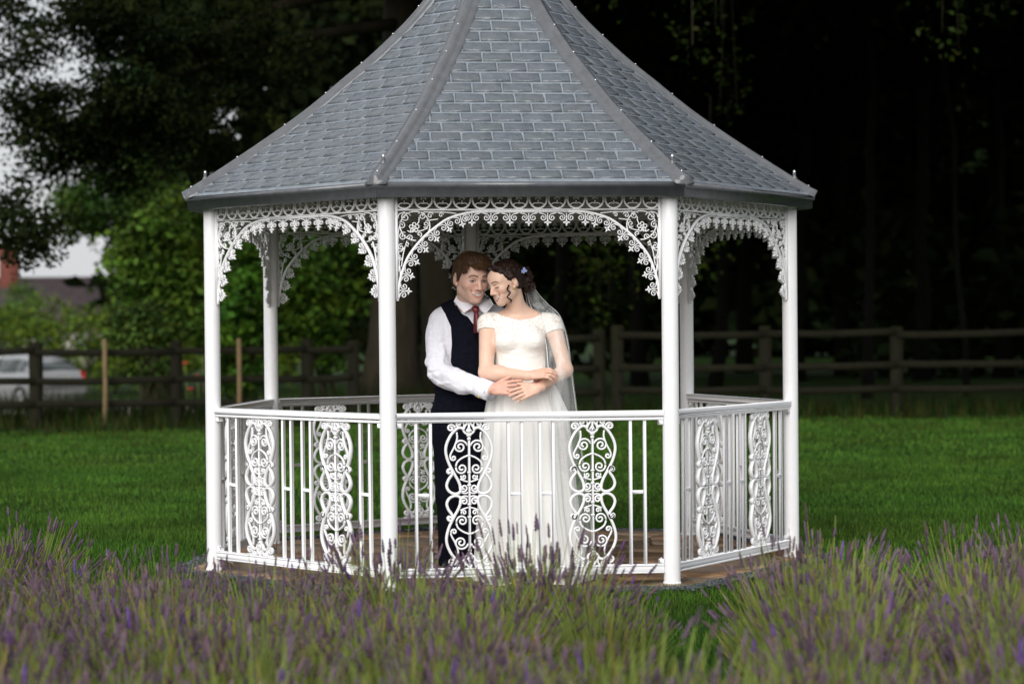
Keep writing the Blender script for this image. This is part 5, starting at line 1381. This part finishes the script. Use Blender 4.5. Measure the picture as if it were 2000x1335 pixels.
fh = Field(headG.o - .17, headG.o + .17, .0032)
headG.e(fh, (0, .020, .040), (.083, .101, .090))
headG.e(fh, (.012, -.040, .085), (.064, .050, .035), .03)
headG.e(fh, (0, .06, -.02), (.070, .055, .06), .03)
for x in (-1, 1): headG.c(fh, (x * .077, -.012, .03), (x * .076, -.014, -.006), .012, .006, .01)
def hair_cut_g(X, Y, Z):
    x, y, z = [headG.R[0, i] * (X - headG.o[0]) + headG.R[1, i] * (Y - headG.o[1]) + headG.R[2, i] * (Z - headG.o[2]) for i in range(3)]
    x, y, z = x / headG.s, y / headG.s, z / headG.s
    line = .052 - .022 * np.clip((x - .0) / .05, 0, 1) - .03 * np.clip((-x - .035) / .03, 0, 1)
    face_ = np.where((y < -.030) & (np.abs(x) < .068), line - z, -1.0)
    side = np.where((y < .03) & (np.abs(x) >= .068), -.010 + np.clip(y, -.03, .03) * .6 - z, -1.0)
    ear = .022 - np.sqrt(((np.abs(x) - .086) * 1.0) ** 2 + (y - .010) ** 2 + (z + .006) ** 2 * .6)
    nape = -.075 - z
    return np.maximum.reduce([a * np.ones(np.broadcast_shapes(X.shape, Y.shape, Z.shape)) for a in (face_, side, ear, nape)]) * headG.s
fh.cut(hair_cut_g)
hairG = finish('hair', fh, 'hairb', person_g, (1, 1, 1), fold=lambda V: V + ((fbm(headG.local(V) * (1, 1, .35), 60, 4, 2) * .0022)[:, None]) * ((V - headG.o) / np.linalg.norm(V - headG.o, axis=1)[:, None]), rel_to=gf)
def roots_g(g, n):
    d = g.normal(size=(n, 3)); d[:, 2] = np.abs(d[:, 2]) * .9 + .05; d /= np.linalg.norm(d, axis=1)[:, None]
    d[:, 2] = np.where((d[:, 1] < -.35), np.maximum(d[:, 2], .62), d[:, 2]); d /= np.linalg.norm(d, axis=1)[:, None]
    d = d[~((np.abs(d[:, 0]) > .70) & (d[:, 2] < .36) & (d[:, 1] > -.42) & (d[:, 1] < .5))]; d = np.concatenate([d, d, d])[:n]
    return np.array([0, .020, .040]) + d * np.array([.083, .101, .092]), d
def flow_g(p, g):
    c = np.array([-.03, .05, .120]); v = p - c; v[:, 0] += .05 * (p[:, 1] < .0) * (p[:, 0] > -.05); v[:, 2] -= .025 + .10 * (np.abs(p[:, 0]) > .055); v[:, 0] *= np.where(np.abs(p[:, 0]) > .06, .35, 1); v[:, 1] -= .02
    return v / (np.linalg.norm(v, axis=1)[:, None] + 1e-9) + g.normal(0, .10, v.shape)
hair_strands(headG, roots_g, 4200, 'hairb', hairG, gf, 4, lambda R0, g: g.uniform(.035, .075, len(R0)), flow_g, .0016, (.95, .88, .82), .004)

# ------------------------------------------------------------------ bride
bf_ = [W(1015, 1130, 10.98)[0], 10.98, .02]
headB = Head(W(987.5, 552, 10.92), .90, rotm(-57, 12, -8))
b_sh, b_el, b_wr = W(952, 633, 10.99), W(950, 727, 10.88), W(1036, 733, 10.74)
c_sh, c_el, c_wr = W(1080, 636, 11.0), W(1104, 722, 10.92), W(1052, 757, 10.745)
def b_torso(f, o=0.0, full=True):
    f.ell(W(1014, 662, 10.98), (.128 + o, .086 + o, .13 + o), .04)
    for px in (990, 1038): f.ell(W(px, 664, 10.915), (.056 + o, .050 + o, .050 + o), .04)
    f.ell(W(1016, 712, 10.985), (.124 + o, .088 + o, .11 + o), .05)
    f.ell(W(1022, 780, 11.0), (.17 + o, .115 + o, .13 + o), .07)
    f.cone(W(960, 629, 11.0), W(1072, 629, 11.0), .040 + o, .040 + o, .04)
    if full: f.cone(W(985, 620, 11.0), W(1010, 604, 11.0), .034 + o, .04 + o, .035); f.cone(W(1042, 620, 11.0), W(1010, 604, 11.0), .034 + o, .04 + o, .035)
fb = Field((-.24, 10.60, .02), (.36, 11.2, 1.66), .0033, (headB.o - (.13, .15, .14), headB.o + (.10, .05, .08)), .0018, .85)
b_torso(fb)
for px in (990, 1040): fb.cone(W(px, 800, 11.0), W(px, 960, 11.0), .085, .055, .03); fb.cone(W(px, 960, 11.0), W(px, 1110, 11.0), .052, .035, .02)
fb.cone(W(1012, 612, 10.99), headB.p(0, .030, -.06), .045, .043, .025)
headB.build(fb, False)
fb.cone(b_sh, b_el, .043, .037, .03); fb.cone(b_el, b_wr, .038, .0225, .02); fb.ell(b_el + (b_wr - b_el) * .25, (.05, .036, .036), .03)
fb.cone(c_sh, c_el, .043, .036, .03); fb.cone(c_el, c_wr, .037, .0225, .02)
# her right hand lies on her other forearm, fingers folded over it; her left lies over his hand
hand(fb, b_wr, W(1066, 727, 10.715) - b_wr, (-.1, -.72, .70), .25, 1.05, -1, .88, (.35, .25))
hand(fb, c_wr, W(1008, 770, 10.70) - c_wr, (-.05, -1, .32), .50, .50, 1, .90, (.5, -.05))
V, Q = fb.extract(); C = np.tile(np.array(SKIN_F), (len(V), 1)); headB.paint(V, C, False)
for c_, r_ in ((W(1060, 730, 10.72), .07), (W(1010, 770, 10.7), .09)):
    hn = np.linalg.norm(V - c_, axis=1) < r_; C[hn] *= (.98, .90, .89)
person_b = link('person', mesh('person', V - np.array(bf_), [Q], 'skin', True, C), None, Matrix.Translation(bf_))
tag(person_b, 'woman in a white lace wedding dress and veil, head resting against the man', 'person')

# bodice: boat neckline of lace, cap sleeves
fd = Field((-.24, 10.72, .80), (.34, 11.2, 1.42), .0034)
b_torso(fd, .0075, True)
fd.cone(b_sh + (0, 0, .005), b_sh + (b_el - b_sh) * .16, .052, .051, .02); fd.cone(c_sh + (0, 0, .005), c_sh + (c_el - c_sh) * .16, .052, .051, .02)
def nz_(X): 
    return np.interp(X, [W(938, 640, 10.95)[0], W(962, 640, 10.95)[0], W(985, 640, 10.95)[0], W(1015, 640, 10.95)[0], W(1045, 640, 10.95)[0], W(1066, 640, 10.95)[0], W(1086, 640, 10.95)[0]],
                     [W(1000, y, 10.95)[2] for y in (606, 607, 617, 625, 620, 609, 604)])
def bod_cut(X, Y, Z):
    sc_ = .0025 * np.sin(X * 420)
    nk = np.where((X > W(956, 640, 10.95)[0]) & (X < W(1074, 640, 10.95)[0]), Z - nz_(X) - sc_ - np.clip((Y - 10.98) * .2, 0, .05), -1.0)
    lo = W(1000, 735, 10.9)[2] - Z
    def sleeve(sh, el, ln, sg):
        v = (el - sh) / np.linalg.norm(el - sh); t = (X - sh[0]) * v[0] + (Y - sh[1]) * v[1] + (Z - sh[2]) * v[2]
        edge = W(966, 640, 10.9)[0] if sg < 0 else W(1066, 640, 10.9)[0]
        out_ = (X < edge) if sg < 0 else (X > edge)
        return np.where(out_, t - ln, -1.0)
    s1 = sleeve(b_sh, b_el, .040, -1); s2 = sleeve(c_sh, c_el, .040, 1)
    return np.maximum.reduce([a * np.ones(np.broadcast_shapes(X.shape, Y.shape, Z.shape)) for a in (nk, lo, s1, s2)])
fd.cut(bod_cut)
def lace_w(V):
    x = (V[:, 0] - W(1012, 640, 10.9)[0]) / .12; zs = W(1000, 654, 10.9)[2] - .022 * np.exp(-(x / .18) ** 2) + .016 * np.cos((np.abs(x) - .5) * 4) - .01
    return sstep(-.004, .010, V[:, 2] - zs) * .95
finish('bodice', fd, 'lace', person_b, fold=wrinkle(.0022, 8, 19, None, .2, (1, 1, 2)), lace=lace_w, rel_to=bf_)
# skirt: soft tulle with hanging folds, spreading under the bottom rail
rows = []; nT = 140; th = np.linspace(0, 2 * PI, nT, endpoint=False)
prof = [(714, 1014, .128, .092, 10.985), (722, 1016, .134, .098, 10.985), (745, 1020, .153, .118, 10.99), (775, 1024, .184, .145, 10.995), (805, 1028, .208, .165, 11.0), (850, 1029, .218, .180, 11.01), (920, 1030, .232, .20, 11.02), (1000, 1032, .250, .225, 11.03), (1070, 1036, .272, .25, 11.03), (1105, 1038, .285, .268, 11.03), (1119, 1040, .295, .285, 11.02), (1130, 1042, .305, .345, 10.985), (1139, 1043, .310, .375, 10.965)]
zlow = .024
for i, (py, px, rx, ry, d) in enumerate(prof):
    c = W(px, py, 10.98); z = c[2] if i < len(prof) - 3 else (.085, .052, zlow)[i - len(prof) + 3]
    u = min(1, i / 8); amp = .016 * u ** 1.3
    f1 = np.sin(th * 17 + 1.3 * np.sin(th * 3)) * .6 + np.sin(th * 29 + 2 * np.sin(th * 5 + 1)) * .4 + .35 * np.sin(th * 47 + i * .2)
    k = 1 + amp / rx * f1
    yy = d + ry * np.sin(th) * k
    if i < len(prof) - 2: yy = np.maximum(yy, 10.745 if i > 3 else 0)
    rows.append(np.stack([c[0] + rx * np.cos(th) * k, yy, np.full(nT, z) + .004 * u * np.sin(th * 9)], 1))
V = np.concatenate(rows); n_ = len(prof)
F = [(i * nT + k, (i + 1) * nT + k, (i + 1) * nT + (k + 1) % nT, i * nT + (k + 1) % nT) for i in range(n_ - 1) for k in range(nT)]
skirt = link('skirt', mesh('skirt', V - bf_, F, 'tulle', True), person_b)
# yellow shoes peeping out under the hem
for px in (1010, 1062):
    c = W(px, 1152, 10.53); fsu = Field((c[0] - .06, 10.46, .0), (c[0] + .06, 10.86, .10), .004)
    fsu.cone((c[0], 10.78, .05), (c[0], 10.54, .042), .030, .022, .02); fsu.cut(lambda X, Y, Z: .024 - Z + 0 * X + 0 * Y); finish('shoe', fsu, 'yellow', person_b, rel_to=bf_)
# hair: swept back into a loose curled bun
fh = Field(headB.o - (.20, .22, .20), headB.o + (.24, .24, .20), .0032)
headB.e(fh, (0, .022, .040), (.082, .100, .088))
headB.e(fh, (0, .055, .0), (.074, .070, .075), .03)
for x in (-1, 1): headB.c(fh, (x * .030, -.052, .100), (x * .078, .0, .030), .020, .014, .02); headB.c(fh, (x * .078, .0, .03), (x * .072, .045, -.005), .014, .02, .02)
g = np.random.default_rng(12)
for k in range(34):
    a, b_ = g.uniform(0, 6.28), g.uniform(-1, 1); c = np.array([.052 * math.cos(a) * math.sqrt(1 - b_ * b_ * .8), .112 + .042 * math.sin(a), -.030 + .058 * b_])
    headB.e(fh, c, (.019, .019, .019), .006)
def hair_cut_b(X, Y, Z):
    x, y, z = [(headB.R[0, i] * (X - headB.o[0]) + headB.R[1, i] * (Y - headB.o[1]) + headB.R[2, i] * (Z - headB.o[2])) / headB.s for i in range(3)]
    line = .074 - 12.5 * x ** 2 - .05 * np.clip((np.abs(x) - .045) / .02, 0, 1)
    face_ = np.where((y < .0) & (z < .11), line - z - np.clip(y + .05, 0, 1) * .55, -1.0)
    ear = .021 - np.sqrt((np.abs(x) - .086) ** 2 + (y - .006) ** 2 + (z + .008) ** 2 * .6)
    nape = np.where(y < .08, -.055 - z, -1.0)
    return np.maximum.reduce([a * np.ones(np.broadcast_shapes(X.shape, Y.shape, Z.shape)) for a in (face_, ear, nape)]) * headB.s
fh.cut(hair_cut_b)
hairB = finish('hair', fh, 'haird', person_b, (1, 1, 1), fold=lambda V: V + ((fbm(headB.local(V), 34, 6, 2) * .003)[:, None]) * ((V - headB.o) / np.linalg.norm(V - headB.o, axis=1)[:, None]), rel_to=bf_)
def roots_b(g, n):
    d = g.normal(size=(n, 3)); d[:, 2] = np.abs(d[:, 2]) * .8 + .02; d /= np.linalg.norm(d, axis=1)[:, None]
    d[:, 2] = np.where(d[:, 1] < -.3, np.maximum(d[:, 2], .7), d[:, 2]); d /= np.linalg.norm(d, axis=1)[:, None]
    return np.array([0, .022, .040]) + d * np.array([.083, .101, .090]), d
def flow_b(p, g):
    v = np.array([0, .125, -.03]) - p; return v / (np.linalg.norm(v, axis=1)[:, None] + 1e-9) + g.normal(0, .12, v.shape)
hair_strands(headB, roots_b, 3200, 'haird', hairB, bf_, 8, lambda R0, g: g.uniform(.04, .09, len(R0)), flow_b, .0016, (1.2, 1, 1))
cu = MB()                                                    # ringlets: one long lock by the ear, curls round the bun
def ringlet(c0, c1, r, turns, w):
    t = np.linspace(0, 1, 46); a = t * turns * 2 * PI; base = np.array(c0) + (np.array(c1) - c0) * t[:, None]
    rr_ = r * (.35 + .65 * t); p = base + np.stack([rr_ * np.cos(a), rr_ * np.sin(a), 0 * a], 1)
    cu.tube(p, w * (1 - .5 * t), 6)
for q in range(5): ringlet(W(992 + g.uniform(-1, 1), 556, 10.85), W(995 + g.uniform(-1, 1), 592 + g.uniform(-4, 2), 10.83), .0105 + g.uniform(-.002, .002), 2.2, .0024)
for q in range(1): ringlet(W(994, 556, 10.85), W(990 + g.uniform(-1, 1), 583 + g.uniform(-4, 4), 10.835), .006, 1.5, .0016)
for k in range(26):
    a, b_ = g.uniform(0, 6.28), g.uniform(-1, 1); c = headB.p(.058 * math.cos(a), .112 + .046 * math.sin(a), -.030 + .062 * b_)
    t = np.linspace(0, 2 * PI * g.uniform(.7, 1.3), 18); n1 = g.normal(size=3); n1 /= np.linalg.norm(n1); n2 = np.cross(n1, g.normal(size=3)); n2 /= np.linalg.norm(n2); rr_ = g.uniform(.009, .017)
    cu.tube(c + (n1[None] * np.cos(t)[:, None] + n2[None] * np.sin(t)[:, None]) * rr_ * (1 - .06 * t[:, None]), .0042, 5)
link('curls', mesh('curls', np.concatenate(cu.V) - bf_, cu.F, 'haird', True, (1.3, 1.1, 1.0)), hairB)
er = MB()
for k in range(5): a = k * 1.257; q = W(1003, 563.5, 10.83) + np.array([math.cos(a) * .0045, -.002, math.sin(a) * .0045]); er.tube([q + (0, .003, 0), q + (0, -.003, 0)], .0034, 6)
link('earring', mesh('earring', np.concatenate(er.V) - bf_, er.F, 'gold'), person_b)
rg = MB(); rc_ = W(1016, 779, 10.69); t = np.linspace(0, 2 * PI, 17)
rg.tube(rc_ + np.stack([.002 * np.cos(t), .010 * np.sin(t), .0105 * np.cos(t)], 1), .0016, 6); rg.tube([rc_ + (0, -.010, 0), rc_ + (0, -.015, 0)], .0038, 8)
link('ring', mesh('ring', np.concatenate(rg.V) - bf_, rg.F, 'gold'), person_b)
fo = MB(); fc = W(1022, 530, 10.90)                              # blue flower in the hair
for (dx, dz, s) in ((0, 0, .8), (.012, .003, .6), (.004, .014, .55)):
    for k in range(5):
        a = k * 1.257 + dx * 40; c = fc + (dx, -.004, dz); e = np.array([math.cos(a), -.35, math.sin(a)]) * .014 * s
        fo.tube([c, c + e * .6, c + e], [.002, .0055 * s, .0015], 6)
link('hair_flower', mesh('hair_flower', np.concatenate(fo.V) - bf_, fo.F, 'blueflower', True), person_b)
# veil: gathered at the bun, falling behind her shoulder and over her arm to below the rail
spine = [((1028, 548), 11.0, .03), ((1040, 575), 11.02, .05), ((1053, 597), 11.02, .085), ((1070, 617), 10.96, .10), ((1084, 660), 10.92, .10), ((1091, 720), 10.865, .105), ((1098, 790), 10.875, .115), ((1106, 880), 10.93, .13), ((1116, 980), 11.0, .15), ((1122, 1075), 11.0, .17)]
C_ = smooth_path([np.append(W(p[0], p[1], d), w) for p, d, w in spine], 6); nU = 60; rows = []
for i, q in enumerate(C_):
    u = np.linspace(-1, 1, nU); ph = i * .03
    fold = .35 * np.sin(u * 9 + ph) + .25 * np.sin(u * 17 + 1.7 + ph * 1.5)
    half = q[3]; a = u * 1.9
    x = q[0] + half * .62 * np.sin(a) * 1.0 + .012 * fold; y = q[1] - half * .85 * np.cos(a) + .05 + .012 * fold
    y = np.where(q[2] < 1.0, np.maximum(y, 10.80), y)
    rows.append(np.stack([x, y, np.full(nU, q[2]) + .004 * np.sin(u * 14)], 1))
V = np.concatenate(rows); F = [(i * nU + k, (i + 1) * nU + k, (i + 1) * nU + k + 1, i * nU + k + 1) for i in range(len(C_) - 1) for k in range(nU - 1)]
vo_ = link('veil', mesh('veil', V - bf_, F, 'veil', True), person_b)
hm = MB()
for k in (0, 14, nU - 1): hm.tube(np.array([r[k] for r in rows]) + (0, -.002, 0), .0014, 5)
link('veil_edging', mesh('veil_edging', np.concatenate(hm.V) - bf_, hm.F, 'tulle', True), vo_)
